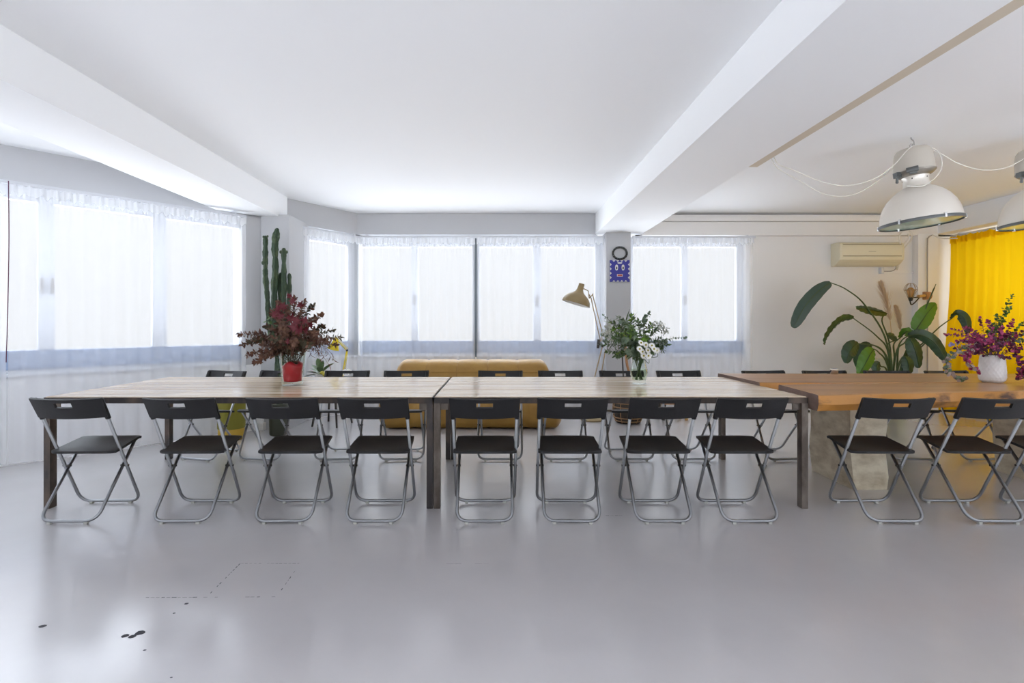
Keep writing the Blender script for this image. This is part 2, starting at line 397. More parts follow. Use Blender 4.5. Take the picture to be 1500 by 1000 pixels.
# ------------------------------------------------------------------ curtains and rails
def rail(label, a, b, z):
    a, b = V(a), V(b); d = (b-a).normalized(); n = V((d.y, -d.x, 0)); L = (b-a).length
    t = thing('curtain_rail', label, 'curtain rail', (a+b)/2+V((0, 0, z)), math.atan2(d.y, d.x))
    bm = B(); box(bm, -L/2, L/2, -.012, .012, -.012, .018, .004); obj('rail', bm, 'frame', t)
    k = max(2, int(L/1.2))
    for i in range(k):
        x = -L/2+.12+(L-.24)*i/(k-1)
        bm = B(); box(bm, x-.015, x+.015, -.01, .12, .012, .03, .003); obj('bracket', bm, 'frame', t)
def curtain(label, a, b, ztop, zbot, m, amp=.0065, wl=.13, group=None, head='header', bunch=(0, 0), name='sheer_curtain', hem=0.0, cat='curtain'):
    a, b = V(a), V(b); d = (b-a).normalized(); n = V((d.y, -d.x, 0)); L = (b-a).length
    mid = (a+b)/2
    t = thing(name, label, cat, (mid.x, mid.y, zbot), 0, group)
    nu = max(30, int(L/.014)); ph = random.random()*6; rows = 22
    wob = [random.uniform(-1, 1) for _ in range(8)]
    def fold(s, k):
        return (math.sin(2*PI*s/wl+ph+1.3*math.sin(s*2.1+wob[0]))+.25*math.sin(2*PI*s/(wl*.43)+wob[1]*3+1.1*math.sin(s*5)))*k
    def warp(u):                                  # bunching towards the ends
        x = u
        if bunch[0]: x = x-bunch[0]*math.sin(PI*min(u*3, 1))*.06
        return x
    def fn(u, v):
        s = L*u
        edge = 0
        if bunch[0]: edge += max(0, 1-s/bunch[0])
        if bunch[1]: edge += max(0, 1-(L-s)/bunch[1])
        q = fold(s, amp*(.35+.75*v+5*edge))
        if v < .06: q += .008*math.sin(2*PI*s/.045+ph)
        z = ztop+(zbot-ztop)*v + (.006*math.sin(2*PI*s/.16) if v == 0 else 0)
        return a+d*s+n*(q+hem*v*v)+V((0, 0, z))
    bm = B(); hv = max(1, round(rows*.045))
    grid(bm, nu, rows, fn)
    o = obj('cloth_panel', bm, m, t, off=t.location, sharp=9)
    bm = B()                                      # gathered heading tape, a second layer of cloth
    hz = .085
    def fh(u, v):
        s = L*u
        return a+d*s+n*(.014+.010*math.sin(2*PI*s/.045+ph)+.006*math.sin(2*PI*s/.031)+fold(s, amp*.3))+V((0, 0, ztop+.012+.012*math.sin(2*PI*s/.09)-hz*v*(1+.12*math.sin(2*PI*s/.06+1))))
    grid(bm, nu, 3, fh)
    obj('gathered_heading', bm, head, t, off=t.location, sharp=9)
    return t
zr = 2.425
ra, rb = A0+nA*.10-dA*2.2, A1+nA*.10-dA*.03
rail('white rail above the left window curtains', ra, rb, zr)
split = A0+nA*.09+dA*u_of(12, A0, dA, .09, nA)
gp = 'sheer white curtains'
curtain('sheer white curtain cut off by the left border of the photo', ra, split-dA*.012, zr-.02, .03, 'sheer', bunch=(0, .1), group=gp)
curtain('long sheer white curtain left of the cactus', split, rb, zr-.02, .03, 'sheer', bunch=(0, .22), group=gp)
ra, rb = B0+nB*.10+dB*.02, B1+nB*.10-dB*.03
rail('short white rail above the bay curtain', ra, rb, zr)
curtain('narrow sheer white curtain in the bay right of the cactus', ra, rb, zr-.02, .03, 'sheer', bunch=(0, .16), group=gp)
yc = YB-.11
xm = PX(697, yc)
rail('long white rail above the curtains behind the sofa', (B1.x+.02, yc, 0), (PX(886, yc), yc, 0), zr)
curtain('sheer white curtain behind the left half of the sofa', (B1.x+.018, yc, 0), (xm-.010, yc, 0), zr-.02, .03, 'sheer', bunch=(.14, .05), group=gp)
curtain('sheer white curtain behind the tan floor lamp', (xm+.010, yc, 0), (PX(886, yc), yc, 0), zr-.02, .03, 'sheer', bunch=(.05, .2), group=gp)
rail('white rail above the curtain right of the masked column', (PX(925, yc)+.01, yc, 0), (PX(1107, yc), yc, 0), zr)
curtain('sheer white curtain right of the column with the mask', (PX(925, yc)+.02, yc, 0), (PX(1104, yc), yc, 0), zr-.02, .03, 'sheer', bunch=(0, .3), group=gp)
rail('white rail carrying the yellow curtain', (6.31, 7.04, 0), (6.31, 4.3, 0), 2.44)
curtain('bright yellow gathered curtain along the right wall', (6.31, 7.03, 0), (6.31, 4.35, 0), 2.42, .02, 'yellow_curtain', amp=.035, wl=.15, name='yellow_curtain', head='yellow_curtain', hem=.16)
bm = B(); p = split+nA*.05
tube(bm, smooth_path([p+V((0, 0, 2.43)), p+V((.004, 0, 1.9)), p+V((-.01, 0, 1.2)), p+V((-.02, 0, .9))], 6), .0035, 6)
tag(obj('pull_string', bm, 'purple'), 'thin dark string hanging at the split of the left curtains', 'string')

# ------------------------------------------------------------------ folding chair
SP = .36                                             # spread of the feet
def make_chair():
    t = thing('folding_chair', '', 'chair', (0, 0, 0))
    y = lambda a: a-SP/2
    bm = B()
    box(bm, -.001, .001, -.001, .001, .4, .402); bm.clear()
    def seat(u, v):
        w = .405-.03*v
        x = (u-.5)*w; yy = .105+.30*v
        z = .418+.045*v
        dip = .014*(1-(2*u-1)**2)*math.sin(PI*min(1, v*1.05))
        fr = -.010*max(0, (v-.85)/.15)**2
        cor = .018*max(0, abs(2*u-1)-.85)/.15
        return V((x, y(yy+(cor if v < .5 else -cor)*(1-2*min(v, 1-v))), z-dip+fr))
    grid(bm, 16, 14, seat)
    bmesh.ops.recalc_face_normals(bm, faces=bm.faces[:])
    bmesh.ops.solidify(bm, geom=bm.faces[:], thickness=.016)
    obj('seat', bm, 'black', t, sharp=.8)
    bm = B(); nu, nv = 21, 12
    def back(u, v):
        x = (u-.5)*(.425-.012*v); z = .770-.125*v
        yy = SP*(.76-z)/.742
        bow = -.034*(1-(2*u-1)**2)-.004
        z += .006*((2*u-1)**2)
        return V((x, y(yy+bow), z))
    sk = lambda i, j: 8 <= i <= 12 and 2 <= j <= 4
    grid(bm, nu, nv, back, sk)
    bmesh.ops.recalc_face_normals(bm, faces=bm.faces[:])
    bmesh.ops.solidify(bm, geom=bm.faces[:], thickness=.014)
    for s in (-1, 1):                                # sleeves that take the tubes
        tube(bm, [V((s*.199, y(SP*(.76-z)/.742), z)) for z in (.765, .70, .636)], .0155, 12)
    obj('backrest', bm, 'black', t, sharp=.8)
    r = .0098
    w = .198
    bm = B(); tube(bm, round_poly([(-w, y(0), .76), (-w, y(SP), .018), (w, y(SP), .018), (w, y(0), .76)], .075, 8), r, 10)
    fr = obj('leg_frame', bm, 'tube', t, sharp=2)
    w2 = .172
    bm = B(); tube(bm, round_poly([(-w2, y(.345), .44), (-w2, y(0), .018), (w2, y(0), .018), (w2, y(.345), .44)], .075, 8), r, 10)
    tube(bm, [(-w2, y(.34), .434), (w2, y(.34), .434)], .008, 8)
    fn = obj('leg_frame', bm, 'tube', t, sharp=2)
    for par, yy, ww in ((fr, SP, .13), (fn, 0, .11)):
        for s in (-1, 1):
            bm = B(); box(bm, s*ww-.011, s*ww+.011, y(yy)-.010, y(yy)+.010, .0, .014, .003); obj('foot_cap', bm, 'cap', par)
    for s in (-1, 1):
        bm = B(); tube(bm, [(s*.160, y(.226), .296), (s*.210, y(.226), .296)], .007, 8); obj('hinge', bm, 'darkmetal', t)
    return t
chair0 = make_chair(); used = [False]
def place(x, yv, rz, label, group):
    if not used[0]: c = chair0; used[0] = True
    else: c = dup(chair0)
    c.location = (x, yv, 0); c.rotation_euler = (0, 0, rz); c['label'] = label; c['group'] = group; c['category'] = 'chair'
near_px = [98, 263, 412.6, 546.7, 709.5, 839.4, 974, 1101, 1315.6, 1463]
Yn = 3.09
xs = [PX(p, Yn) for p in near_px]; xs.append(xs[-1]+.545)
rots = [1.6, .8, 1.2, 0, .6, -1.0, -.2, .6, -1.2, -1.5, -1]
ordn = ['first', 'second', 'third', 'fourth']
for i, x in enumerate(xs):
    tb = ('left plank table', 'right plank table', 'live-edge slab table')[min(i//4, 2)]
    lab = f'black folding chair, near side of {tb}, {ordn[i % 4]} from its left end'
    place(x, Yn+SP/2, math.radians(rots[i])*1.0, lab, 'black folding chairs along the near side')
far_px = [325.5, 408, 509, 596.7, 732.5, 821, 911, 995, 1121, 1209, 1298, 1388]
Yf = 4.87
rf = [-14, -8, 1, 3, -1, 0, 1, 2, 5, 2, -3, 3]
for i, p in enumerate(far_px):
    tb = ('left plank table', 'right plank table', 'live-edge slab table')[i//4]
    lab = f'black folding chair facing the camera, far side of {tb}, {ordn[i % 4]} from its left'
    place(PX(p, Yf), Yf-SP/2, PI+math.radians(rf[i]), lab, 'black folding chairs along the far side')

# ------------------------------------------------------------------ plank tables
def plank_table(x0, x1, label, legmat):
    y0, y1, zt = 3.345, 4.615, .742
    cx, cy = (x0+x1)/2, (y0+y1)/2
    t = thing('plank_table', label, 'table', (cx, cy, 0), 0, 'plank tables')
    bm = B(); yy = y0+.006
    ws = [.185, .16, .205, .17, .19, .165, .183]; k = (y1-y0-.012-.005*6)/sum(ws)
    for w in ws:
        box(bm, x0+.006, x1-.006, yy, yy+w*k, zt-.028, zt+random.uniform(-.0015, .0015), .003, 1); yy += w*k+.005
    obj('tabletop', bm, 'plank', t, off=t.location)
    bm = B(); a, hgt = .045, .045
    box(bm, x0, x1, y0, y0+.006, zt-.045, zt-.006, .001, 1); box(bm, x0, x1, y1-.006, y1, zt-.045, zt-.006, .001, 1)
    box(bm, x0, x0+.006, y0, y1, zt-.045, zt-.006, .001, 1); box(bm, x1-.006, x1, y0, y1, zt-.045, zt-.006, .001, 1)
    for q in (y0+.006, y1-.05): box(bm, x0+.006, x1-.006, q, q+.044, zt-.035, zt-.029)
    for q in (.33, .66): box(bm, x0+(x1-x0)*q-.02, x0+(x1-x0)*q+.02, y0+.01, y1-.01, zt-.036, zt-.030)
    obj('steel_frame', bm, 'steel', t, off=t.location)
    for i, (sx, sy) in enumerate(((0, 0), (1, 0), (0, 1), (1, 1))):
        xx = x0 if sx == 0 else x1-.042; ya = y0 if sy == 0 else y1-.055
        bm = B(); box(bm, xx, xx+.042, ya, ya+.055, 0, zt-.044, .003, 2)
        obj('leg', bm, legmat[i], t, off=t.location)
        bm = B(); s = -1 if sx else 1; gx = xx+(0.042 if s > 0 else 0)
        box(bm, min(gx, gx+s*.05), max(gx, gx+s*.05), ya+.02, ya+.028, zt-.09, zt-.045); obj('gusset', bm, 'steel_worn', t, off=t.location)
plank_table(-3.012, -.434, 'long weathered plank table holding the vase with red filling', ['steel', 'steel', 'steel', 'steel'])
plank_table(-.428, 2.052, 'long weathered plank table holding the white daisies', ['steel_worn', 'steel_worn', 'steel', 'steel_worn'])

# ------------------------------------------------------------------ live-edge slab table
zt, zb = .762, .655
t = thing('slab_table', 'thick live-edge wooden slab table on rough pale blocks', 'table', (3.6, 4.0, 0))
def wav(x, k): return .02*math.sin(x*3.1+k)+.012*math.sin(x*8.3+2*k)+.006*math.sin(x*19+k)
def slab_mesh(front, back, xl0, xl1, x1, n=70):
    bm = B(); rows = []
    for i in range(n+1):
        u = i/n
        ring = []
        xf = xl0+(x1-xl0)*u; xb_ = xl1+(x1-xl1)*u
        yf, ybk = front(xf), back(xb_)
        bul = .018+.016*math.sin(xf*9)+.010*math.sin(xf*23+1)
        for (k, dy, z) in (('f', .012, zb), ('f', -bul*.6, zb+.045), ('f', 0, zt-.006), ('f', .008, zt), ('b', -.008, zt), ('b', 0, zt-.006), ('b', bul*.3, zb+.05), ('b', -.012, zb)):
            x, yb2 = (xf, yf) if k == 'f' else (xb_, ybk)
            ring.append(bm.verts.new((x, yb2+dy, z)))
        rows.append(ring)
    for i in range(n):
        for k in range(8):
            f = bm.faces.new((rows[i][k], rows[i][(k+1) % 8], rows[i+1][(k+1) % 8], rows[i+1][k]))
            f.material_index = 0 if k in (3, 2, 4) else 1
    for R in (rows[0], rows[-1]): bm.faces.new(R).material_index = 2
    return bm
XE = 5.35
front = lambda x: 3.275+.155*(x-2.07)+wav(x, .4)*(.5 if x > 2.4 else .0)
def gapc(x): return 3.945+.02*math.sin(x*2.3)+.006*math.sin(x*11)
def gapw(x):
    g = max(0, .09*(1-(x-2.06)/.55)) + max(.0015, .052*(1-(x-2.1)/1.7))
    if 3.25 < x < 3.75: g += .035*math.sin(PI*(x-3.25)/.5)**2
    return g
bm = slab_mesh(front, lambda x: gapc(x)-gapw(x)*.55, 2.075, 2.135, XE)
obj('slab', bm, ['slab_top', 'slab_edge', 'slab_end'], t, off=t.location, sharp=.5)
bm = slab_mesh(lambda x: gapc(x)+gapw(x)*.55, lambda x: 4.73+wav(x, 2)*.6, 2.068, 2.062, XE)
obj('slab', bm, ['slab_top', 'slab_edge', 'slab_end'], t, off=t.location, sharp=.5)
for (xa, xb2) in ((2.62, 2.87), (4.15, 4.42)):
    bm = B(); b2 = B(); box(b2, xa, xb2, 3.73, 4.22, 0, zb, 0)
    bmesh.ops.subdivide_edges(b2, edges=b2.edges[:], cuts=6, use_grid_fill=True)
    for v in b2.verts:
        k = v.co.z/zb
        v.co.x += .008*math.sin(v.co.y*17+v.co.z*11)*(0 < k < 1)-(.03*k if v.co.x < (xa+xb2)/2 else .0)
        v.co.y += .008*math.sin(v.co.x*19+v.co.z*13)*(0 < k < 1)
    merge(bm, b2); obj('block_leg', bm, 'stone', t, off=t.location, sharp=.5)

# ------------------------------------------------------------------ sofa
t = thing('sofa', 'low mustard leather sofa with seams in front of the windows', 'sofa', (-.33, 6.25, 0))
def sofa_part(prof, hw_f, hw_b, yf, yb_, ncush, cx=-.33, n=100):
    bm = B(); pr = smooth_path([V((0, a, b)) for a, b in prof]+[V((0, *prof[0]))], 4)[:-1]
    cyc = sum(p.y for p in pr)/len(pr); czc = sum(p.z for p in pr)/len(pr); rows = []
    for i in range(n+1):
        u = -1+2*i/n
        e = abs(u); sc = 1.0
        if e > .9: sc = math.sqrt(max(0.0, 1-((e-.9)/.1)**2*.72))
        c = abs(((u+1)/2*ncush) % 1-.5)*2
        if e < .95: sc *= 1-.035*max(0, (c-.8)/.2)**2
        sc += .012*math.cos(PI*c)*.5
        ring = []
        for p in pr:
            yy = cyc+(p.y-cyc)*sc; zz = czc+(p.z-czc)*sc
            w = hw_f+(hw_b-hw_f)*min(1, max(0, (p.y-yf)/(yb_-yf)))
            ring.append(bm.verts.new((cx+u*w, yy, max(.012, zz))))
        rows.append(ring)
    m = len(pr)
    for i in range(n):
        for k in range(m): bm.faces.new((rows[i][k], rows[i][(k+1) % m], rows[i+1][(k+1) % m], rows[i+1][k]))
    for R in (rows[0], rows[-1]): bm.faces.new(R)
    return bm
bm = sofa_part([(5.90, .015), (5.845, .08), (5.83, .18), (5.86, .30), (5.96, .37), (6.2, .385), (6.5, .38), (6.7, .3), (6.74, .12), (6.7, .015)], 1.10, 1.0, 5.83, 6.7, 5)
obj('seat', bm, 'sofa', t, off=t.location, sharp=2)
bm = sofa_part([(6.30, .36), (6.36, .50), (6.42, .62), (6.47, .71), (6.56, .757), (6.68, .75), (6.76, .66), (6.78, .45), (6.76, .30), (6.5, .28)], 1.0, .955, 6.3, 6.7, 5)
obj('backrest', bm, 'sofa', t, off=t.location, sharp=2)
for k in range(1, 5):
    u = -1+2*k/5
    bm = B(); tube(bm, smooth_path([(-.33+u*1.0, 6.345, .45), (-.33+u*.99, 6.408, .61), (-.33+u*.97, 6.462, .70), (-.33+u*.96, 6.555, .747)], 5), .0045, 6); obj('seam', bm, 'sofa_seam', t, off=t.location)
bm = B(); tube(bm, [(-.33+u*.98, 6.405-.004, .615) for u in (-.97, -.5, 0, .5, .97)], .004, 6); obj('seam', bm, 'sofa_seam', t, off=t.location)

# ------------------------------------------------------------------ leaves and branches
def leaf(bm, base, d, up, L, W, fold=.25, curl=.2, mi=0, n=4, shape='oval'):
    d = d.normalized(); s = d.cross(up)
    if s.length < 1e-3: s = d.cross(V((1, 0, 0)))
    s.normalize(); nn = s.cross(d).normalized()
    prev = None
    for i in range(n+1):
        t_ = i/n
        if shape == 'round': w = W*math.sqrt(max(0, 1-(2*t_-1)**2))
        elif shape == 'lance': w = W*math.sin(PI*t_**.8)*.9
        else: w = W*math.sin(PI*min(1, t_*.96+.03))**.8
        c = base+d*L*t_-nn*curl*L*t_*t_
        if i in (0, n): row = [bm.verts.new(c)]
        else: row = [bm.verts.new(c-s*w*.5+nn*fold*w*.5), bm.verts.new(c), bm.verts.new(c+s*w*.5+nn*fold*w*.5)]
        if prev:
            if len(prev) == 1 and len(row) == 3:
                fs = [(prev[0], row[1], row[0]), (prev[0], row[2], row[1])]
            elif len(prev) == 3 and len(row) == 3:
                fs = [(prev[0], prev[1], row[1], row[0]), (prev[1], prev[2], row[2], row[1])]
            elif len(prev) == 3: fs = [(prev[0], prev[1], row[0]), (prev[1], prev[2], row[0])]
            else: fs = []
            for f in fs: bm.faces.new(f).material_index = mi
        prev = row
def rv(k=1): return V((random.uniform(-k, k), random.uniform(-k, k), random.uniform(-k, k)))
def branch(parent, name, mats, p0, p1, nl, L, W, sag=.0, start=.25, shape='oval', r=.0025, spread=.9, side=0, curl=.2, jit=.5):
    """stem and its leaves as one mesh; mats = [stem, leaf, leaf2]"""
    p0, p1 = V(p0), V(p1); mid = p0.lerp(p1, .5)+V((0, 0, (p1-p0).length*.16+sag))+rv(.015)
    path = smooth_path([p0, mid, p1], 8); bm = B()
    tube(bm, path, [r*(1-.7*i/(len(path)-1)) for i in range(len(path))], 5)
    for k in range(nl):
        t_ = start+(1-start)*(k+.5*random.random())/nl; i = min(len(path)-2, int(t_*(len(path)-1)))
        q = path[i].lerp(path[i+1], t_*(len(path)-1)-i); tg = (path[i+1]-path[i]).normalized()
        a = tg.orthogonal().normalized(); a.rotate(Matrix.Rotation((k*2.4 if not side else PI*(k % 2))+random.uniform(-jit, jit), 3, tg))
        dd = (tg*random.uniform(.2, .7)+a*spread+rv(.25)).normalized()
        sz = random.uniform(.7, 1.15)*(1-.35*t_)
        leaf(bm, q, dd, (tg+rv(.5)).normalized(), L*sz, W*sz, .25, curl*random.uniform(-.5, 1.4), 1+(random.random() < .35)*(len(mats) > 2), shape=shape)
    leaf(bm, path[-1]-(path[-1]-path[-2])*.5, path[-1]-path[-2], rv(1), L*.7, W*.7, .2, curl, 1, shape=shape)
    return obj(name, bm, mats, parent, off=parent.location, sharp=2)

# ---- red bouquet ----
Y1 = 3.96; X1 = PX(428.5, Y1); TZ = .744
t = thing('glass_vase', 'tall clear glass vase with red filling on the left plank table', 'vase', (X1, Y1, TZ))
bm = B()
lathe(bm, [(.070, .0), (.078, .003), (.080, .02), (.086, .10), (.096, .20), (.104, .285), (.107, .290), (.104, .292), (.101, .285), (.092, .20), (.082, .10), (.075, .03), (.0, .026)], 40, capb=True)
obj('vase_body', bm, 'glass', t, sharp=1)
bm = B(); random.seed(3)
n = 28
def fill(u, v):
    a = 2*PI*u; r = .070+.010*v
    if v > .9: r *= .6
    r *= 1+.05*math.sin(3*a+v*9)+.04*math.sin(7*a-5*v)-.05
    return V((r*math.cos(a), r*math.sin(a), .032+.145*v+.014*math.sin(3*a)*(v > .5)))
grid(bm, n, 10, fill); bmesh.ops.remove_doubles(bm, verts=bm.verts[:], dist=.0005)
bmesh.ops.holes_fill(bm, edges=[e for e in bm.edges if len(e.link_faces) == 1])
obj('red_filling', bm, 'redfill', t, sharp=2)
t = thing('flower_bouquet', 'large dried bouquet of bronze foliage and crimson leaves in glass vase', 'bouquet', (X1, Y1, TZ+.19))
mouth = V((X1, Y1, TZ+.29))
tips = [(350, 489, 0), (354, 505, .1), (362, 520, -.08), (374, 531, .05), (372, 488, -.15), (390, 478, .12), (385, 505, -.18), (398, 455, 0), (408, 443, .14), (420, 452, -.15), (431, 436, .03), (446, 441, -.1),
        (459, 447, .1), (470, 461, -.12), (472, 478, .16), (487, 484, 0), (499, 494, -.05), (492, 505, .12), (478, 500, -.2), (462, 487, -.22), (440, 475, -.28), (415, 480, -.26), (400, 497, -.3), (430, 500, -.28), (452, 505, -.28),
        (376, 497, .2), (440, 460, .25), (395, 515, .0), (365, 500, 0), (408, 465, -.2), (455, 468, .0), (382, 520, -.2)]
for i, (px, py, dy) in enumerate(tips):
    kind = random.random()
    st = V((X1+random.uniform(-.05, .05), Y1+random.uniform(-.05, .05), TZ+.17))
    ms = ['stem', 'bronze', 'brownleaf'] if kind < .75 else ['stem', 'olive_leaf', 'bronze']
    branch(t, 'leafy_branch', ms, st, P(px, py, Y1+dy), 46, .054, .030, start=.36, r=.003, sag=.02)
for (px, py, dy) in ((488, 520, -.05), (483, 536, -.1), (470, 528, -.18), (466, 517, -.2), (478, 512, .05), (456, 520, -.22), (490, 528, .08)):
    st = V((X1+.04, Y1-.03, TZ+.26))
    branch(t, 'drooping_branch', ['stem', 'brownleaf', 'bronze'], st, P(px, py, Y1+dy), 16, .07, .014, start=.3, shape='lance', sag=.06, curl=.5)
bm = B()                                             # dense heart of foliage at the vase mouth
for k in range(420):
    a = random.uniform(0, 2*PI); r = .15*math.sqrt(random.random()); z = random.uniform(-.05, .16)
    leaf(bm, mouth+V((r*math.cos(a)*(.55+2.2*max(0, z)), r*math.sin(a)*(.55+2.2*max(0, z)), z)), rv(1)+V((0, 0, .2)), rv(1), .045, .022, .2, .3, random.randint(0, 1))
o = obj('foliage', bm, ['bronze', 'brownleaf'], t, off=t.location, sharp=2); o['kind'] = 'stuff'
def maple(parent, c, size, nrm):
    bm = B(); n_ = V(nrm).normalized(); a = n_.orthogonal().normalized(); b = n_.cross(a)
    vc = bm.verts.new(c-n_*.006); pts = []
    for k in range(14):
        ang = 2*PI*k/14+random.uniform(-.08, .08); r = size*(1.0 if k % 2 == 0 else .48)*(random.uniform(.85, 1.1))
        pts.append(bm.verts.new(V(c)+(a*math.cos(ang)+b*math.sin(ang))*r+n_*random.uniform(-.012, .014)))
    for k in range(14): bm.faces.new((vc, pts[k], pts[(k+1) % 14]))
    obj('crimson_leaf', bm, 'maple', parent, off=parent.location, sharp=2)
for (px, py, dy, s) in ((408, 454, -.2, .055), (402, 460, -.22, .05), (414, 449, -.18, .05), (428, 441, -.1, .05), (434, 470, -.3, .06), (430, 478, -.3, .06), (438, 483, -.3, .055), (446, 470, -.28, .05), (426, 466, -.28, .05),
                        (440, 446, -.12, .045), (448, 484, -.27, .045), (424, 433, -.05, .035), (455, 476, -.2, .04), (421, 500, -.28, .035), (410, 463, -.24, .045)):
    maple(t, P(px, py, Y1+dy), s*.85, (random.uniform(-.5, .5), -1, random.uniform(-.3, .6)))

# ---- white daisy bouquet ----
random.seed(11)
Y2 = 4.04; X2 = PX(936, Y2)
t = thing('glass_vase', 'small bulbous clear glass vase with water on the right plank table', 'vase', (X2, Y2, TZ))
bm = B()
lathe(bm, [(.052, 0), (.058, .004), (.050, .018), (.055, .035), (.069, .075), (.070, .105), (.060, .145), (.053, .18), (.056, .21), (.060, .222), (.057, .222), (.050, .18), (.057, .145), (.066, .105), (.065, .075), (.052, .038), (0, .024)], 36, capb=True)
obj('vase_body', bm, 'glass', t, sharp=1)
bm = B(); lathe(bm, [(0, .026), (.050, .038), (.062, .075), (.063, .10), (.060, .118), (0, .118)], 28); obj('water', bm, 'water', t, sharp=1)
t = thing('flower_bouquet', 'green leafy bouquet with white daisies and eucalyptus in glass vase', 'bouquet', (X2, Y2, TZ+.03))
bm = B()
for k in range(13):
    a = random.uniform(0, 6.28)
    tube(bm, smooth_path([V((X2+.03*math.cos(a), Y2+.03*math.sin(a), TZ+.035)), V((X2-.02*math.cos(a+.5), Y2-.02*math.sin(a), TZ+.16)), V((X2+.07*math.cos(a+3), Y2+.07*math.sin(a+3), TZ+.30))], 5), .0035, 5)
obj('stems', bm, 'gstem', t, off=t.location, sharp=2)
tips = [(884, 490, 0), (880, 505, .1), (890, 515, -.1), (893, 470, .1), (905, 464, 0), (915, 470, -.12), (925, 462, .12), (935, 470, -.1), (945, 464, .1), (955, 475, -.12), (962, 482, .05), (968, 495, -.1), (974, 500, .1), (970, 512, 0),
        (955, 515, -.15), (902, 520, -.1), (912, 500, -.22), (930, 490, -.24), (945, 495, -.2), (900, 495, -.2), (920, 515, -.18), (895, 482, -.12), (960, 505, .18), (940, 508, -.2), (886, 500, -.1), (978, 505, .0), (908, 480, .2), (925, 480, -.2)]
for i, (px, py, dy) in enumerate(tips):
    st = V((X2+random.uniform(-.03, .03), Y2+random.uniform(-.03, .03), TZ+.19))
    if i % 4 == 0: branch(t, 'eucalyptus_branch', ['gstem', 'euca', 'euca'], st, P(px, py, Y2+dy), 26, .046, .040, start=.3, shape='round')
    else: branch(t, 'leafy_branch', ['gstem', 'leaf', 'euca' if i % 3 else 'lime'], st, P(px, py, Y2+dy), 44, .060, .027, start=.25, shape='lance')
branch(t, 'eucalyptus_branch', ['gstem', 'euca'], (X2+.03, Y2, TZ+.2), P(1004, 494, Y2), 18, .034, .028, start=.45, shape='round', side=1)
branch(t, 'eucalyptus_branch', ['gstem', 'euca'], (X2+.02, Y2, TZ+.2), P(951, 458, Y2+.05), 14, .034, .028, start=.4, shape='round', side=1)
branch(t, 'eucalyptus_branch', ['gstem', 'euca'], (X2-.02, Y2, TZ+.2), P(884, 462, Y2+.02), 16, .034, .022, start=.4, shape='round', side=1)
def daisy(parent, c, r):
    bm = B(); n_ = V((random.uniform(-.5, .5), -1, random.uniform(0, .7))).normalized(); a = n_.orthogonal().normalized(); b = n_.cross(a); c = V(c)
    for k in range(15):
        ang = 2*PI*k/15
        d = a*math.cos(ang)+b*math.sin(ang); leaf(bm, c+d*r*.2, d+n_*.12, n_, r*.85, r*.36, .15, .15, 0, 3)
    ball(bm, c+n_*.003, r*.28, 1, 1, 1, 1, 8, 6)
    tube(bm, smooth_path([c-n_*.004, c-n_*.03-V((0, 0, .05)), V((X2+.02, Y2-.01, TZ+.22))], 4), .0022, 5, mi=2)
    obj('daisy', bm, ['petal', 'flower_eye', 'gstem'], parent, off=parent.location, sharp=2)
for (px, py) in ((939, 502), (946, 505), (955, 506), (949, 513), (958, 511), (941, 515), (950, 521), (943, 521), (962, 513), (937, 511)):
    daisy(t, P(px, py, Y2-.27+random.uniform(-.04, .04)), .025)
for (px, py) in ((968, 478), (962, 475), (974, 484), (888, 487), (895, 492), (891, 480)):   # greyish white small blooms
    bm = B(); c = P(px, py, Y2-.15)
    for k in range(40):
        leaf(bm, c+rv(.028), rv(1), rv(1), .016, .014, .2, .2)
    obj('pale_bloom', bm, 'grey_bloom', t, off=t.location, sharp=2)

# ---- magenta bouquet in white pot ----
random.seed(23)
Y3 = 4.0; X3 = PX(1453.5, Y3); SZ = zt+.001
t = thing('ceramic_pot', 'white ceramic pot with a diamond pattern on the slab table', 'pot', (X3, Y3, SZ))
bm = B(); nu, nv = 96, 40
prof = [(0, .060), (.06, .074), (.2, .081), (.5, .079), (.8, .074), (1, .070)]
def pr(v):
    for (a, ra_), (b, rb_) in zip(prof, prof[1:]):
        if v <= b: return ra_+(rb_-ra_)*(v-a)/(b-a)
    return prof[-1][1]
def pot(u, v):
    a = 2*PI*u; r = pr(v)
    if .06 < v < .96: r += .0042*(abs(math.sin(a*10+v*16))*abs(math.sin(a*10-v*16)))**.5
    return V((r*math.cos(a), r*math.sin(a), .215*v))
grid(bm, nu, nv, pot)
lathe(bm, [(.070, .215), (.064, .214), (.067, .12), (.0, .10)], 48); lathe(bm, [(.0, .0), (.060, 0)], 48)
bmesh.ops.remove_doubles(bm, verts=bm.verts[:], dist=.0004)
obj('pot_body', bm, 'pot_white', t, sharp=1.2)
t = thing('flower_bouquet', 'magenta and purple leafy bouquet in the white ceramic pot', 'bouquet', (X3, Y3, SZ+.15))
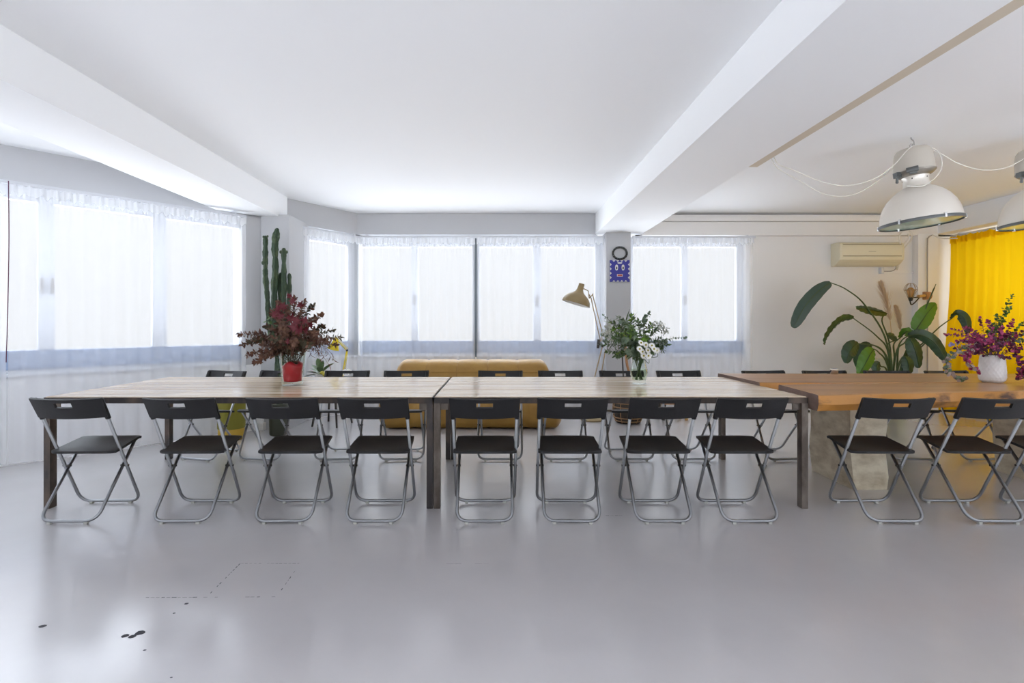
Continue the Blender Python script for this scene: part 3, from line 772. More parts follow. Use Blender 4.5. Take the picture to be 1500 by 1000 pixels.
tips = [(1386, 490, 0, 'm'), (1395, 482, .1, 'm'), (1402, 499, -.1, 'm'), (1412, 480, -.08, 'm'), (1425, 490, -.2, 'm'), (1436, 466, .05, 'm'), (1447, 470, -.1, 'm'), (1418, 502, -.2, 'm'), (1435, 497, -.25, 'm'), (1392, 505, -.1, 'l'),
        (1452, 490, -.2, 'p'), (1468, 480, -.1, 'm'), (1484, 470, .0, 'm'), (1488, 488, .1, 'm'), (1470, 503, -.2, 'p'), (1482, 500, -.1, 'p'), (1500, 490, 0, 'e'), (1510, 500, .1, 'e'), (1470, 470, .1, 'g'), (1460, 462, -.05, 'g'),
        (1480, 450, .12, 'g'), (1483, 432, .05, 'g'), (1455, 475, .15, 'g'), (1447, 485, .1, 'g'), (1400, 510, .1, 'p'), (1430, 508, -.22, 'p'), (1462, 512, -.25, 'p'), (1478, 524, -.15, 'p'), (1495, 510, -.05, 'm'), (1444, 500, -.25, 'm'),
        (1408, 520, -.1, 'm'), (1525, 480, .0, 'm'), (1535, 510, 0, 'p'), (1520, 465, .1, 'g'), (1475, 490, .2, 'm')]
pal = {'m': ['stem', 'magenta', 'purple'], 'p': ['stem', 'purple', 'magenta'], 'l': ['stem', 'lilac', 'pale_leaf'], 'e': ['gstem', 'euca', 'leaf'], 'g': ['gstem', 'leaf', 'lime']}
for (px, py, dy, k) in tips:
    st = V((X3+random.uniform(-.035, .035), Y3+random.uniform(-.035, .035), SZ+.17))
    branch(t, 'leafy_branch', pal[k], st, P(px, py, Y3+dy), 26, .036, .028, start=.32, shape='round' if k in 'mpe' else 'oval')
for pts, ms in (([(1425, 505), (1395, 520), (1386, 535), (1395, 550), (1415, 556)], ['stem', 'pale_leaf', 'euca']), ([(1432, 508), (1418, 515), (1418, 530), (1432, 545)], ['stem', 'magenta', 'pale_leaf']), ([(1475, 505), (1490, 520), (1496, 540), (1494, 555)], ['stem', 'magenta', 'purple'])):
    bm = B(); path = smooth_path([V((X3, Y3, SZ+.17))]+[P(a, b, Y3-.12) for a, b in pts], 8); tube(bm, path, .002, 5)
    for i in range(10, len(path)-1):
        for q in range(3): leaf(bm, path[i], rv(1), rv(1), .032, .026, .2, .2, 1+(random.random() < .45), shape='round')
    obj('trailing_branch', bm, ms, t, off=t.location, sharp=2)

# ------------------------------------------------------------------ silver cup
cY = 4.655
t = thing('metal_cup', 'small silver metal cup at the far edge of slab table', 'cup', (PX(1222, cY), cY, zt+.001))
bm = B(); lathe(bm, [(0, 0), (.028, 0), (.031, .004), (.031, .05), (.028, .052), (.028, .006), (0, .005)], 24); obj('cup_body', bm, 'chrome', t, sharp=.7)
bm = B(); lathe(bm, [(.0313, .036), (.0325, .038), (.0325, .048), (.0313, .05)], 24); obj('rim_band', bm, 'lamp_alu', t, sharp=.7)

# ------------------------------------------------------------------ cactus
Yc = 5.60
t = thing('potted_cactus', 'tall branching green cactus in a dark pot by the left column', 'cactus', (PX(408, Yc), Yc, 0))
bm = B(); lathe(bm, [(0, 0), (.086, 0), (.094, .008), (.100, .20), (.104, .34), (.108, .345), (.100, .35), (.094, .33), (0, .32)], 32); obj('pot', bm, 'pot_green', t, sharp=.8)
def cstem(pts, r, ribs=5, side=()):
    a_ = random.uniform(0, 6)
    bm = B(); path = smooth_path([P(a, b, Yc+dy) for a, b, dy in pts], 10); N_ = len(path); nr = ribs*4; rows = []
    for i, p in enumerate(path):
        pn = 1+.12*math.sin(i*.9)+.06*math.sin(i*2.3); rr = r*pn*(1+.10*math.sin(i*.37+a_))
        if i > N_-5: rr *= math.sqrt(max(.02, 1-((i-(N_-5))/4.2)**2))
        rows.append([bm.verts.new(p+V((math.cos(2*PI*k/nr+.02*i), math.sin(2*PI*k/nr+.02*i), 0))*rr*(1+.22*math.cos(ribs*2*PI*k/nr))) for k in range(nr)])
    for i in range(N_-1):
        for k in range(nr): bm.faces.new((rows[i][k], rows[i][(k+1) % nr], rows[i+1][(k+1) % nr], rows[i+1][k]))
    bm.faces.new(rows[0][::-1]); bm.faces.new(rows[-1])
    for (a, b, s) in side: ball(bm, P(a, b, Yc-.01), s, 1, 1, 1.4, 0, 8, 6)
    obj('cactus_stem', bm, 'cactus', t, off=t.location, sharp=1.6)
cstem([(410, 595, 0), (408, 560, 0), (406, 520, 0), (402, 470, 0), (402, 430, 0), (404, 390, .0), (403, 360, 0), (406, 334, 0)], .030)
cstem([(406, 520, .03), (396, 490, .03), (393, 460, .03), (391, 430, .03), (389, 405, .03), (389, 385, .03), (389, 365, .03), (389, 345, .03)], .024, side=((385, 385, .016), (386, 347, .012), (392, 346, .010)))
cstem([(412, 540, -.03), (415, 500, -.03), (416, 460, -.03), (416, 420, -.03), (416, 385, -.03), (416, 363, -.03)], .023, side=((411, 369, .014), (420, 369, .014)))
cstem([(408, 520, .05), (410, 480, .05), (410, 440, .05), (411, 399, .05)], .021)
cstem([(410, 540, .02), (420, 490, .02), (423, 450, .02), (424, 420, .02), (424, 400, .02)], .020)
bm = B()
for k in range(26):
    leaf(bm, P(398+random.uniform(-8, 8), 470+random.uniform(-12, 25), Yc-.04), rv(1), rv(1), .05, .022, .2, .3)
obj('small_leaves', bm, 'leaf', t, off=t.location, sharp=2)['kind'] = 'stuff'

# olive drum
Yo = 5.36
t = thing('floor_drum', 'olive green drum with a yellow base standing by left curtain', 'drum', (PX(339, Yo), Yo, 0))
bm = B(); lathe(bm, [(.130, .125), (.134, .13), (.136, .30), (.137, .50), (.133, .53), (.11, .54), (0, .54)], 36); obj('drum_body', bm, 'olive', t, sharp=.8)
bm = B(); lathe(bm, [(0, .002), (.106, .002), (.119, .02), (.127, .06), (.126, .128), (0, .128)], 36); obj('base_band', bm, 'yellow_base', t, sharp=.8)

# ------------------------------------------------------------------ side table with yellow lamp, plant, white flower
Ys = 6.15
sx = PX(487, Ys)
t = thing('side_table', 'small black side table with splayed legs left of the sofa', 'table', (sx, Ys, 0))
bm = B(); lathe(bm, [(0, .50), (.27, .50), (.275, .506), (.275, .52), (.27, .525), (0, .525)], 40); obj('tabletop', bm, 'darkmetal', t, sharp=.6)
for a in (30, 120, 210, 300):
    c, s = math.cos(math.radians(a)), math.sin(math.radians(a))
    bm = B(); tube(bm, [(c*.14, s*.14, .50), (c*.235, s*.235, 0)], [.017, .012], 8); obj('leg', bm, 'darkmetal', t)
t = thing('desk_lamp', 'yellow jointed desk lamp on the black side table', 'lamp', (PX(502, Ys), Ys, .526))
bm = B(); lathe(bm, [(0, 0), (.085, 0), (.085, .012), (.07, .02), (0, .022)], 28); obj('base', bm, 'yellow', t, sharp=.6)
bm = B(); tube(bm, [P(502, 546, Ys), P(508, 513, Ys)], .008, 8); tube(bm, [P(504.5, 546, Ys), P(509.5, 514, Ys)], .004, 8); tube(bm, [V((PX(502, Ys), Ys, .545)), P(502, 546, Ys)], .01, 8); obj('lower_arm', bm, 'yellow', t, off=t.location)
bm = B(); tube(bm, [P(508, 513, Ys), P(494, 498, Ys)], .008, 8); tube(bm, [P(509.5, 511, Ys), P(496, 497, Ys)], .004, 8); obj('upper_arm', bm, 'yellow', t, off=t.location)
bm = B(); ball(bm, P(508.5, 513, Ys), .014); obj('joint', bm, 'darkmetal', t, off=t.location)
bm = B()
q = Matrix.Translation(P(490.5, 503, Ys)) @ Euler((0, math.radians(16), 0)).to_matrix().to_4x4()
b2 = B(); lathe(b2, [(.07, -.075), (.072, -.07), (.055, -.03), (.04, .0), (.034, .03), (.028, .06), (.018, .075), (0, .076)], 28); merge(bm, b2, None, q)
obj('lamp_shade', bm, 'yellow', t, off=t.location, sharp=1)
random.seed(5)
t = thing('potted_plant', 'low leafy green plant on the side table under the desk lamp', 'plant', (PX(470, Ys), Ys-.02, .526))
bm = B(); lathe(bm, [(0, 0), (.05, 0), (.065, .09), (.067, .095), (.058, .09), (0, .08)], 24); obj('pot', bm, 'pot_white', t, sharp=.7)
for (px, py) in ((450, 543), (447, 549), (458, 533), (466, 524), (472, 528), (482, 533), (488, 529), (486, 545), (462, 548), (476, 540), (455, 538), (468, 536)):
    bm = B(); b0 = V((PX(470, Ys), Ys-.02, .61)); e = P(px, py, Ys+random.uniform(-.12, .08))
    leaf(bm, b0.lerp(e, .25), e-b0, V((0, 0, 1)), (e-b0).length*.8, .075, .3, .15, 0, 6); tube(bm, [b0, b0.lerp(e, .3)], .004, 5)
    obj('leaf', bm, 'leaf', t, off=t.location, sharp=2)
for (px, py) in ((472, 546), (476, 549)):
    bm = B(); ball(bm, P(px, py, Ys-.13), .028, 1, 1, .8); obj('yellow_bloom', bm, 'flower_eye', t, off=t.location)
t = thing('white_flower', 'round white flower head in a small pot beside the desk lamp', 'flower', (PX(511, Ys), Ys-.07, .526))
bm = B(); lathe(bm, [(0, 0), (.035, 0), (.045, .05), (.04, .05), (0, .04)], 20); obj('pot', bm, 'yellow', t, sharp=.7)
bm = B(); c = V((0, 0, .10))
for k in range(160):
    d = rv(1).normalized(); leaf(bm, c+V((d.x*.05, d.y*.05, abs(d.z)*.045)), d+rv(.4), rv(1), .022, .02, .2, .2)
obj('petals', bm, 'petal', t, sharp=2)

# ------------------------------------------------------------------ tan floor lamp
Yl = 6.45
t = thing('floor_lamp', 'tan architect floor lamp with bell shade in front of the window', 'lamp', (PX(868, Yl), Yl, 0))
bm = B(); lathe(bm, [(0, 0), (.15, 0), (.15, .018), (.13, .026), (0, .03)], 36); obj('base', bm, 'tan', t, sharp=.6)
bm = B(); tube(bm, [V((PX(868, Yl), Yl, .02)), P(871, 552, Yl), P(883, 505, Yl)], .007, 8); obj('stand_tube', bm, 'brass', t, off=t.location)
bm = B(); tube(bm, [V((PX(873, Yl), Yl, .02)), P(880, 552, Yl), P(887, 512, Yl)], .007, 8); obj('stand_tube', bm, 'brass', t, off=t.location)
bm = B(); tube(bm, [P(876, 510, Yl), P(877, 497, Yl)], .018, 10); tube(bm, [P(876, 502, Yl), P(884, 508, Yl)], .012, 8); obj('clamp', bm, 'darkmetal', t, off=t.location)
bm = B(); tube(bm, [P(863, 431, Yl), P(866, 437, Yl), P(877, 488, Yl), P(880, 500, Yl)], .006, 8); obj('upper_arm', bm, 'brass', t, off=t.location)
bm = B(); tube(bm, [P(868, 431, Yl), P(881, 482, Yl), P(882, 500, Yl)], .006, 8); tube(bm, [P(863, 437, Yl), P(869, 430, Yl)], .006, 8); obj('upper_arm', bm, 'brass', t, off=t.location)
bm = B(); tube(bm, [P(854, 422, Yl), P(862, 426, Yl), P(863, 437, Yl)], .006, 8); obj('shade_bracket', bm, 'brass', t, off=t.location)
ax = math.radians(17)
q = Matrix.Translation(P(843.5, 444.5, Yl)) @ Euler((0, ax, 0)).to_matrix().to_4x4()
b2 = B(); lathe(b2, [(.180, -.004), (.182, .002), (.172, .045), (.14, .092), (.09, .128), (.055, .155), (.040, .19), (.036, .24), (.038, .262), (.030, .266), (0, .267)], 44)
bm = B(); merge(bm, b2, None, q); sh = obj('lamp_shade', bm, 'tan', t, off=t.location, sharp=.9)
b2 = B(); lathe(b2, [(.178, -.002), (.166, .043), (.134, .088), (.085, .122), (0, .13)], 44)
bm = B(); merge(bm, b2, None, q); obj('shade_lining', bm, 'shade_in', sh, off=(0, 0, 0), sharp=.9)
for v in bpy.data.objects[sh.children[0].name].data.vertices: v.co -= V(t.location)

# ------------------------------------------------------------------ basket plant behind the daisies
random.seed(9)
Yk = 6.5
kx = PX(914, Yk)
t = thing('potted_plant', 'spiky plant on a thin trunk in a dark basket before the column', 'plant', (kx, Yk-.2, 0))
bm = B(); lathe(bm, [(0, .005), (.14, .005), (.165, .05), (.182, .15), (.175, .26), (.15, .33), (.140, .33), (.16, .26), (.165, .15), (0, .12)], 36); bs = obj('basket', bm, 'basket', t, sharp=.9)
for z, r in ((.03, .158), (.07, .176), (.20, .184), (.25, .18), (.32, .157)):
    bm = B(); tube(bm, [V((r*math.cos(2*PI*k/36), r*math.sin(2*PI*k/36), z)) for k in range(37)], .007, 6, cap=False); obj('rattan_hoop', bm, 'rattan', bs)
for a in range(10):
    bm = B(); A_ = 2*PI*a/10+.2; tube(bm, smooth_path([V((r*math.cos(A_), r*math.sin(A_), z)) for r, z in ((.145, .01), (.178, .08), (.188, .16), (.178, .26), (.155, .33))], 4), .006, 6); obj('rattan_stake', bm, 'rattan', bs)
Yt = Yk-.2
bm = B(); tube(bm, smooth_path([V((.02, 0, .12)), V((.035, 0, .5)), P(918, 530, Yt)-V((kx, Yt, 0)), P(915, 490, Yt)-V((kx, Yt, 0))], 6), [.016]*19, 8); obj('trunk', bm, 'wood', t)
bm = B(); tube(bm, [V((-.03, .02, .12)), P(910, 490, Yt)-V((kx, Yt, 0))], .009, 8); obj('stake', bm, 'darkmetal', t)
bm = B(); cc = P(915, 488, Yt)-V((kx, Yt, 0))
for k in range(46):
    d = V((random.uniform(-1, 1), random.uniform(-1, 1), random.uniform(-.2, 1.3))).normalized()
    leaf(bm, cc+rv(.05), d, V((0, 0, 1)), random.uniform(.2, .34), .022, .3, .35, random.randint(0, 1), 6, 'lance')
obj('leaf_crown', bm, ['lime', 'leaf'], t, sharp=2)
# low wooden bench foot
Yw = 6.55
t = thing('wooden_stool', 'low brown wooden stool on the floor before the right curtain', 'stool', (PX(984, Yw), Yw, 0))
bm = B(); box(bm, -.17, .17, -.14, .14, .20, .25, .012, 3); obj('seat', bm, 'wood', t)
for sx_ in (-1, 1):
    for sy_ in (-1, 1):
        bm = B(); tube(bm, [(sx_*.12, sy_*.09, .20), (sx_*.15, sy_*.12, 0)], [.018, .022], 10); obj('leg', bm, 'lightwood' if sx_ > 0 else 'darkmetal', t)

# ------------------------------------------------------------------ blue mask and ring on the column
Ym = 6.9
t = thing('wall_mask', 'blue square face mask with zigzag border hanging on the column', 'mask', (PX(907.5, Ym), Ym-.003, P(0, 397, Ym).z))
def mp(a, b, y=0): return V(((a-907.5)*Ym/F, y, (397-b)*Ym/F))
bm = B(); hw, hh = .135, .148
prism(bm, [(-hw, -hh), (hw, -hh), (hw, hh), (-hw, hh)], 0, .012)
bmesh.ops.rotate(bm, verts=bm.verts[:], matrix=Matrix.Rotation(PI/2, 3, 'X')); obj('backing', bm, 'blue', t)
bm = B(); n = 5; out = []
ins = .026
for side in range(4):
    for k in range(n):
        for (f, dep) in ((k/n, 0), ((k+.5)/n, ins)):
            a = -1+2*f
            p = [(a*hw, -hh+dep), (hw-dep, a*hh), (-a*hw, hh-dep), (-hw+dep, -a*hh)][side]; out.append(p)
# ivory triangles between the zigzag and the rim
for i in range(1, len(out), 2):
    pass
for side in range(4):
    for k in range(n-1):
        f0, f1, f2 = (k+.62)/n, (k+1)/n, (k+1.38)/n
        tri = []
        for f, dep in ((f0, .003), (f1, .024), (f2, .003)):
            a = -1+2*f; tri.append([(a*hw, -hh+dep), (hw-dep, a*hh), (-a*hw, hh-dep), (-hw+dep, -a*hh)][side])
        prism(bm, tri, .012, .017)
bmesh.ops.rotate(bm, verts=bm.verts[:], matrix=Matrix.Rotation(PI/2, 3, 'X')); obj('zigzag_border', bm, 'ivory', t)
for s in (-1, 1):
    bm = B(); prism(bm, [(s*.044+.022*math.cos(a*PI/8)*(1 if abs(math.cos(a*PI/8)) < .9 else .9), .048+.040*math.sin(a*PI/8)) for a in range(16)], .012, .018)
    bmesh.ops.rotate(bm, verts=bm.verts[:], matrix=Matrix.Rotation(PI/2, 3, 'X')); ey = obj('eye', bm, 'ivory', t)
    bm = B(); prism(bm, [(s*.044+.010*math.cos(a*PI/6), .040+.020*math.sin(a*PI/6)) for a in range(12)], .018, .021)
    bmesh.ops.rotate(bm, verts=bm.verts[:], matrix=Matrix.Rotation(PI/2, 3, 'X')); obj('pupil', bm, 'mask_black', ey)
bm = B(); prism(bm, [(-.038, -.075), (.038, -.075), (.038, -.042), (-.038, -.042)], .012, .018); bmesh.ops.rotate(bm, verts=bm.verts[:], matrix=Matrix.Rotation(PI/2, 3, 'X')); mo = obj('mouth', bm, 'ivory', t)
bm = B(); prism(bm, [(-.032, -.069), (.032, -.069), (.032, -.048), (-.032, -.048)], .018, .020); bmesh.ops.rotate(bm, verts=bm.verts[:], matrix=Matrix.Rotation(PI/2, 3, 'X')); obj('lips', bm, 'red', mo)
bm = B(); prism(bm, [(-.035, .112), (-.02, .100), (.02, .100), (.035, .112), (.02, .118), (-.02, .118)], .012, .018); bmesh.ops.rotate(bm, verts=bm.verts[:], matrix=Matrix.Rotation(PI/2, 3, 'X')); obj('forehead_mark', bm, 'ivory', t)
t = thing('wall_ring', 'black beaded ring hanging above the blue mask', 'ring', (PX(907.7, Ym), Ym-.018, P(0, 371, Ym).z))
for k in range(16):
    a0, a1 = 2*PI*k/16, 2*PI*(k+.93)/16
    bm = B(); tube(bm, [V((.094*math.cos(a0+(a1-a0)*j/4), 0, .080*math.sin(a0+(a1-a0)*j/4))) for j in range(5)], .0145, 8)
    obj('bead', bm, 'darkmetal' if k in (4, 9, 14) else 'mask_black', t)

# ------------------------------------------------------------------ air conditioner
Ya = YB
x0a, x1a = PX(1217, Ya), PX(1317, Ya-.1); za0, za1 = 2.03, 2.335
t = thing('air_conditioner', 'cream wall air conditioner high on the back wall', 'air conditioner', ((x0a+x1a)/2, Ya, za0))
prof = [(0, 0), (-.06, -.0), (-.13, .03), (-.185, .075), (-.195, .12), (-.195, .26), (-.18, .30), (-.14, .318), (0, .318)]
bm = B()
lo = [bm.verts.new(((x0a-x1a)/2+.02, a, b)) for a, b in prof]; hi = [bm.verts.new(((x1a-x0a)/2-.02, a, b)) for a, b in prof]
k = len(prof); bm.faces.new(lo); bm.faces.new(hi)
for i in range(k): bm.faces.new((lo[i], lo[(i+1) % k], hi[(i+1) % k], hi[i]))
obj('body', bm, 'ac', t, sharp=.5)
for s in (-1, 1):
    bm = B(); xa = s*(x1a-x0a)/2; xb3 = xa-s*.022
    lo = [bm.verts.new((xa, a*.98, .159+(b-.159)*.99)) for a, b in prof]; hi = [bm.verts.new((xb3, a*1.015, .159+(b-.159)*1.01)) for a, b in prof]
    bm.faces.new(lo); bm.faces.new(hi)
    for i in range(k): bm.faces.new((lo[i], lo[(i+1) % k], hi[(i+1) % k], hi[i]))
    obj('end_panel', bm, 'ac', t, sharp=.5)
hwid = (x1a-x0a)/2-.04
for z in (.285, .125):
    bm = B(); box(bm, -hwid, hwid, -.199, -.19, z-.005, z+.005, .001, 1); obj('seam_line', bm, 'ac_dark', t)
bm = B(); box(bm, -hwid, hwid, -.165, -.10, .028, .034); bmesh.ops.rotate(bm, verts=bm.verts[:], cent=(0, -.13, .03), matrix=Matrix.Rotation(-.6, 3, 'X')); obj('air_flap', bm, 'ac', t)
bm = B(); box(bm, -.05, .05, -.198, -.19, .185, .189); obj('nameplate_line', bm, 'ac_dark', t)
def cable(label, pts, r, m='cord', name='cable', n=6):
    bm = B(); tube(bm, smooth_path(pts, n), r, 6)
    return tag(obj(name, bm, m, sharp=2), label, 'cable')
yw = Ya-.02
cable('looped white cables at the right end of the air conditioner', [P(1314, 395, yw), P(1318, 380, yw-.06), P(1319, 360, yw-.16), P(1318, 345, yw-.16), P(1322, 340, yw-.12)], .010, name='pipe_loop')
cable('white cable bundle rising beside the air conditioner to soffit', [P(1319, 372, yw-.08), P(1326, 362, yw-.1), P(1334, 352, yw-.12), P(1336, 343, yw-.12), P(1332, 338, yw-.12)], .009, name='cable_bundle')
cable('short white cable zigzag above the air conditioner', [P(1322, 366, yw-.06), P(1324, 357, yw-.1), P(1331, 350, yw-.12), P(1330, 342, yw-.12)], .007)
cable('thin dark cable from the air conditioner to the white junction box', [P(1312, 386, yw-.05), P(1312, 393, yw-.02), P(1306, 397, yw), P(1291, 397, yw)], .006, 'cord_dark')
t = thing('junction_box', 'small white junction box under the air conditioner', 'junction box', P(1289, 396.5, Ya)); bm = B(); box(bm, -.022, .022, -.05, 0, -.045, .045, .006); obj('box_body', bm, 'frame', t)
bm = B(); box(bm, -.012, .012, -.054, -.05, -.03, .03, .002); obj('lid', bm, 'cord', t)
t = thing('cable_duct', 'thin white cable duct running right of the junction box', 'duct', P(1320, 399, Ya))
bm = B(); box(bm, -.26, .26, -.02, 0, -.012, .012, .003); obj('duct', bm, 'warm', t)
bm = B(); box(bm, .25, .285, -.03, 0, -.03, .03, .004); obj('socket', bm, 'frame', t)
cable('grey conduit running down the corner beside the yellow curtain', [P(1366, 344, 6.97), P(1360, 348, 6.97), P(1358.5, 360, 6.97), P(1358.5, 450, 6.97), P(1358.5, 560, 6.97), V((PX(1358.5, 6.97), 6.97, .005))], .008, 'cord_dark', name='conduit')
cable('white cord sagging from the soffit to the curtain rail', [P(1366, 344, 6.9), P(1380, 349, 6.8), P(1402, 349, 6.5)], .007, name='cord')

# wall sconce
Yq = 6.99
t = thing('wall_sconce', 'wooden wall sconce with caged amber bulb beside the conduit', 'lamp', P(1358, 433, Yq))
L0 = V(t.location)
bm = B(); tube(bm, [P(1361, 433, Yq-.01)-L0, P(1353, 433, Yq-.01)-L0], .055, 16); obj('mount', bm, 'wood', t, sharp=.6)
bm = B(); tube(bm, [P(1354, 433, Yq-.05)-L0, P(1345, 434, Yq-.12)-L0], .02, 10); obj('arm', bm, 'lightwood', t)
bm = B(); tube(bm, smooth_path([P(1348, 434, Yq-.10)-L0, P(1341, 442, Yq-.14)-L0, P(1335, 446, Yq-.16)-L0, P(1333, 440, Yq-.16)-L0], 5), .008, 6); tube(bm, [P(1346, 435, Yq-.11)-L0, P(1334, 436, Yq-.16)-L0], .008, 6); obj('cable', bm, 'darkmetal', t)
sc = P(1334, 437, Yq-.16)-L0
bm = B(); lathe(bm, [(0, -.035), (.018, -.035), (.026, -.01), (.03, .015), (0, .016)], 20, sc); obj('bulb_holder', bm, 'mask_black', t, sharp=.8)
bm = B(); lathe(bm, [(.016, .015), (.03, .05), (.042, .09), (.04, .12), (.022, .145), (0, .15)], 24, sc); obj('bulb', bm, 'amber', t, sharp=1)
bm = B()
for k in range(8):
    a = 2*PI*k/8; tube(bm, smooth_path([sc+V((r*math.cos(a), r*math.sin(a), z)) for r, z in ((.03, .01), (.045, .06), (.072, .115), (.06, .165), (.03, .20), (.0, .205))], 4), .0028, 5)
tube(bm, [sc+V((.072*math.cos(2*PI*k/24), .072*math.sin(2*PI*k/24), .115)) for k in range(25)], .004, 5, cap=False)
obj('wire_cage', bm, 'brass', t, sharp=2)

# ------------------------------------------------------------------ strelitzia and pampas
random.seed(31)
Yp = 6.62
px0 = PX(1308, Yp)
t = thing('glass_vase', 'large clear floor vase holding the big leaves in the corner', 'vase', (px0, Yp, 0))
bm = B(); lathe(bm, [(.13, 0), (.14, .005), (.15, .2), (.17, .5), (.19, .765), (.193, .77), (.187, .77), (.166, .5), (.146, .2), (.13, .02), (0, .02)], 40, capb=True); obj('vase_body', bm, 'glass', t, sharp=1)
bm = B(); lathe(bm, [(0, .022), (.13, .03), (.144, .2), (.152, .33), (0, .33)], 32); obj('water', bm, 'water', t, sharp=1)
t = thing('paddle_leaf_plant', 'big dark green paddle leaves arching out of floor vase', 'plant', (px0, Yp, .05))
def bigleaf(stem, mid, W, m='big_leaf', roll=0, fold=.25, split=0, dep=0.0):
    """stem: pixel points of the stalk (with dy); mid: pixel points of the midrib"""
    S = [V((px0+random.uniform(-.05, .05), Yp+random.uniform(-.05, .05), .06))]+[P(a, b, Yp+dy) for a, b, dy in stem]
    bm = B(); path = smooth_path(S+[P(*mid[0][:2], Yp+mid[0][2])], 6)
    tube(bm, path, [.013*(1-.55*i/(len(path)-1)) for i in range(len(path))], 7, mi=1)
    R = smooth_path([P(a, b, Yp+dy) for a, b, dy in mid], 8); N_ = len(R); rows = []
    ex = 3
    for i, p in enumerate(R):
        tg = (R[min(i+1, N_-1)]-R[max(0, i-1)]).normalized()
        s = tg.cross(V((0, -1, 0))); s = s.normalized() if s.length > .05 else V((1, 0, 0))
        s.rotate(Matrix.Rotation(roll, 3, tg)); nn = s.cross(tg)
        u = i/(N_-1); w = W*(math.sin(PI*min(1, u*.93+.05))**.62)*(1.06-.2*u)
        row = []
        for k in range(-ex, ex+1):
            f = k/ex; row.append(bm.verts.new(p+s*w*.5*f*(1-.08*abs(f))-nn*fold*w*.5*abs(f)+nn*.006*math.sin(i*1.7+k)*abs(f)))
        rows.append(row)
    for i in range(N_-1):
        for k in range(2*ex):
            f = bm.faces.new((rows[i][k], rows[i][k+1], rows[i+1][k+1], rows[i+1][k]))
    tube(bm, [p+V((0, -.004, 0)) for p in R], [.007*(1-.8*i/N_) for i in range(N_)], 5, mi=1)
    obj('leaf', bm, [m, 'gstem'], t, off=t.location, sharp=2)
bigleaf([(1300, 505, 0), (1268, 448, 0), (1240, 424, -.05)], [(1217, 414, -.08), (1200, 425, -.1), (1180, 447, -.12), (1167, 470, -.13), (1162, 480, -.13)], .20, 'big_leaf_grey', .25, .1)
bigleaf([(1302, 520, -.05), (1284, 492, -.1)], [(1250, 466, -.15), (1236, 467, -.2), (1222, 478, -.25), (1211, 494, -.28), (1208, 505, -.28)], .15, 'big_leaf', -.6, .25)
bigleaf([(1304, 510, .1), (1292, 470, .12)], [(1299, 459, .1), (1284, 455, .05), (1268, 452, 0), (1254, 450, -.02)], .15, 'big_leaf', .5, .35)
bigleaf([(1325, 520, 0), (1338, 500, 0)], [(1341, 484, 0), (1349, 472, -.02), (1360, 456, -.02), (1371, 444, 0)], .25, 'big_leaf_lit', -.2, .1)
bigleaf([(1330, 520, .05), (1350, 504, .05), (1375, 480, .05)], [(1393, 467, 0), (1402, 460, -.05), (1412, 465, -.1), (1417, 478, -.12), (1417, 490, -.12)], .14, 'big_leaf', .5, .3)
bigleaf([(1315, 520, -.1), (1320, 500, -.12)], [(1330, 492, -.15), (1348, 490, -.2), (1367, 500, -.25), (1380, 518, -.28), (1388, 531, -.3)], .17, 'big_leaf', .3, .25)
bigleaf([(1318, 530, 0), (1345, 512, 0)], [(1365, 492, -.1), (1374, 503, -.15), (1382, 518, -.15), (1387, 532, -.15)], .15, 'big_leaf', -.2, .2)
bigleaf([(1312, 520, -.1), (1325, 502, -.12)], [(1333, 494, -.12), (1338, 506, -.16), (1343, 522, -.18), (1346, 539, -.18)], .20, 'big_leaf', .2, .2)
bigleaf([(1300, 530, -.1), (1285, 508, -.12)], [(1258, 503, -.18), (1250, 508, -.22), (1243, 518, -.25), (1240, 532, -.25)], .21, 'big_leaf', .2, .2)
bigleaf([(1300, 535, -.1), (1287, 516, -.15)], [(1280, 511, -.2), (1274, 520, -.25), (1266, 535, -.28), (1258, 549, -.28)], .22, 'big_leaf_lit', .1, .2)
bigleaf([(1302, 535, .1), (1292, 512, .1)], [(1276, 504, .1), (1268, 510, .08), (1260, 522, .06), (1256, 538, .05)], .20, 'big_leaf', .2, .2)
bigleaf([(1310, 530, .1), (1309, 505, .1)], [(1318, 495, .08), (1326, 486, .05), (1332, 487, .0), (1338, 493, 0)], .14, 'big_leaf_lit', .4, .3)
bigleaf([(1306, 530, -.15), (1300, 505, -.15)], [(1315, 498, -.2), (1308, 492, -.2), (1300, 490, -.2)], .12, 'big_leaf', .4, .3)
bigleaf([(1315, 540, -.2), (1325, 528, -.22)], [(1326, 522, -.25), (1330, 530, -.28), (1331, 540, -.28), (1327, 552, -.28)], .17, 'big_leaf', .1, .2)
bigleaf([(1300, 545, -.2), (1290, 536, -.22)], [(1288, 530, -.24), (1284, 538, -.26), (1286, 548, -.26)], .13, 'big_leaf', .1, .2)
bm = B(); tube(bm, smooth_path([V((px0+.02, Yp, .06)), P(1330, 510, Yp), P(1346, 476, Yp), P(1359, 444, Yp), P(1371, 416, Yp)], 6), [.012]*13+[.010]*6+[.008]*4+[.004]*2, 6); obj('rolled_leaf', bm, 'big_leaf', t, off=t.location)
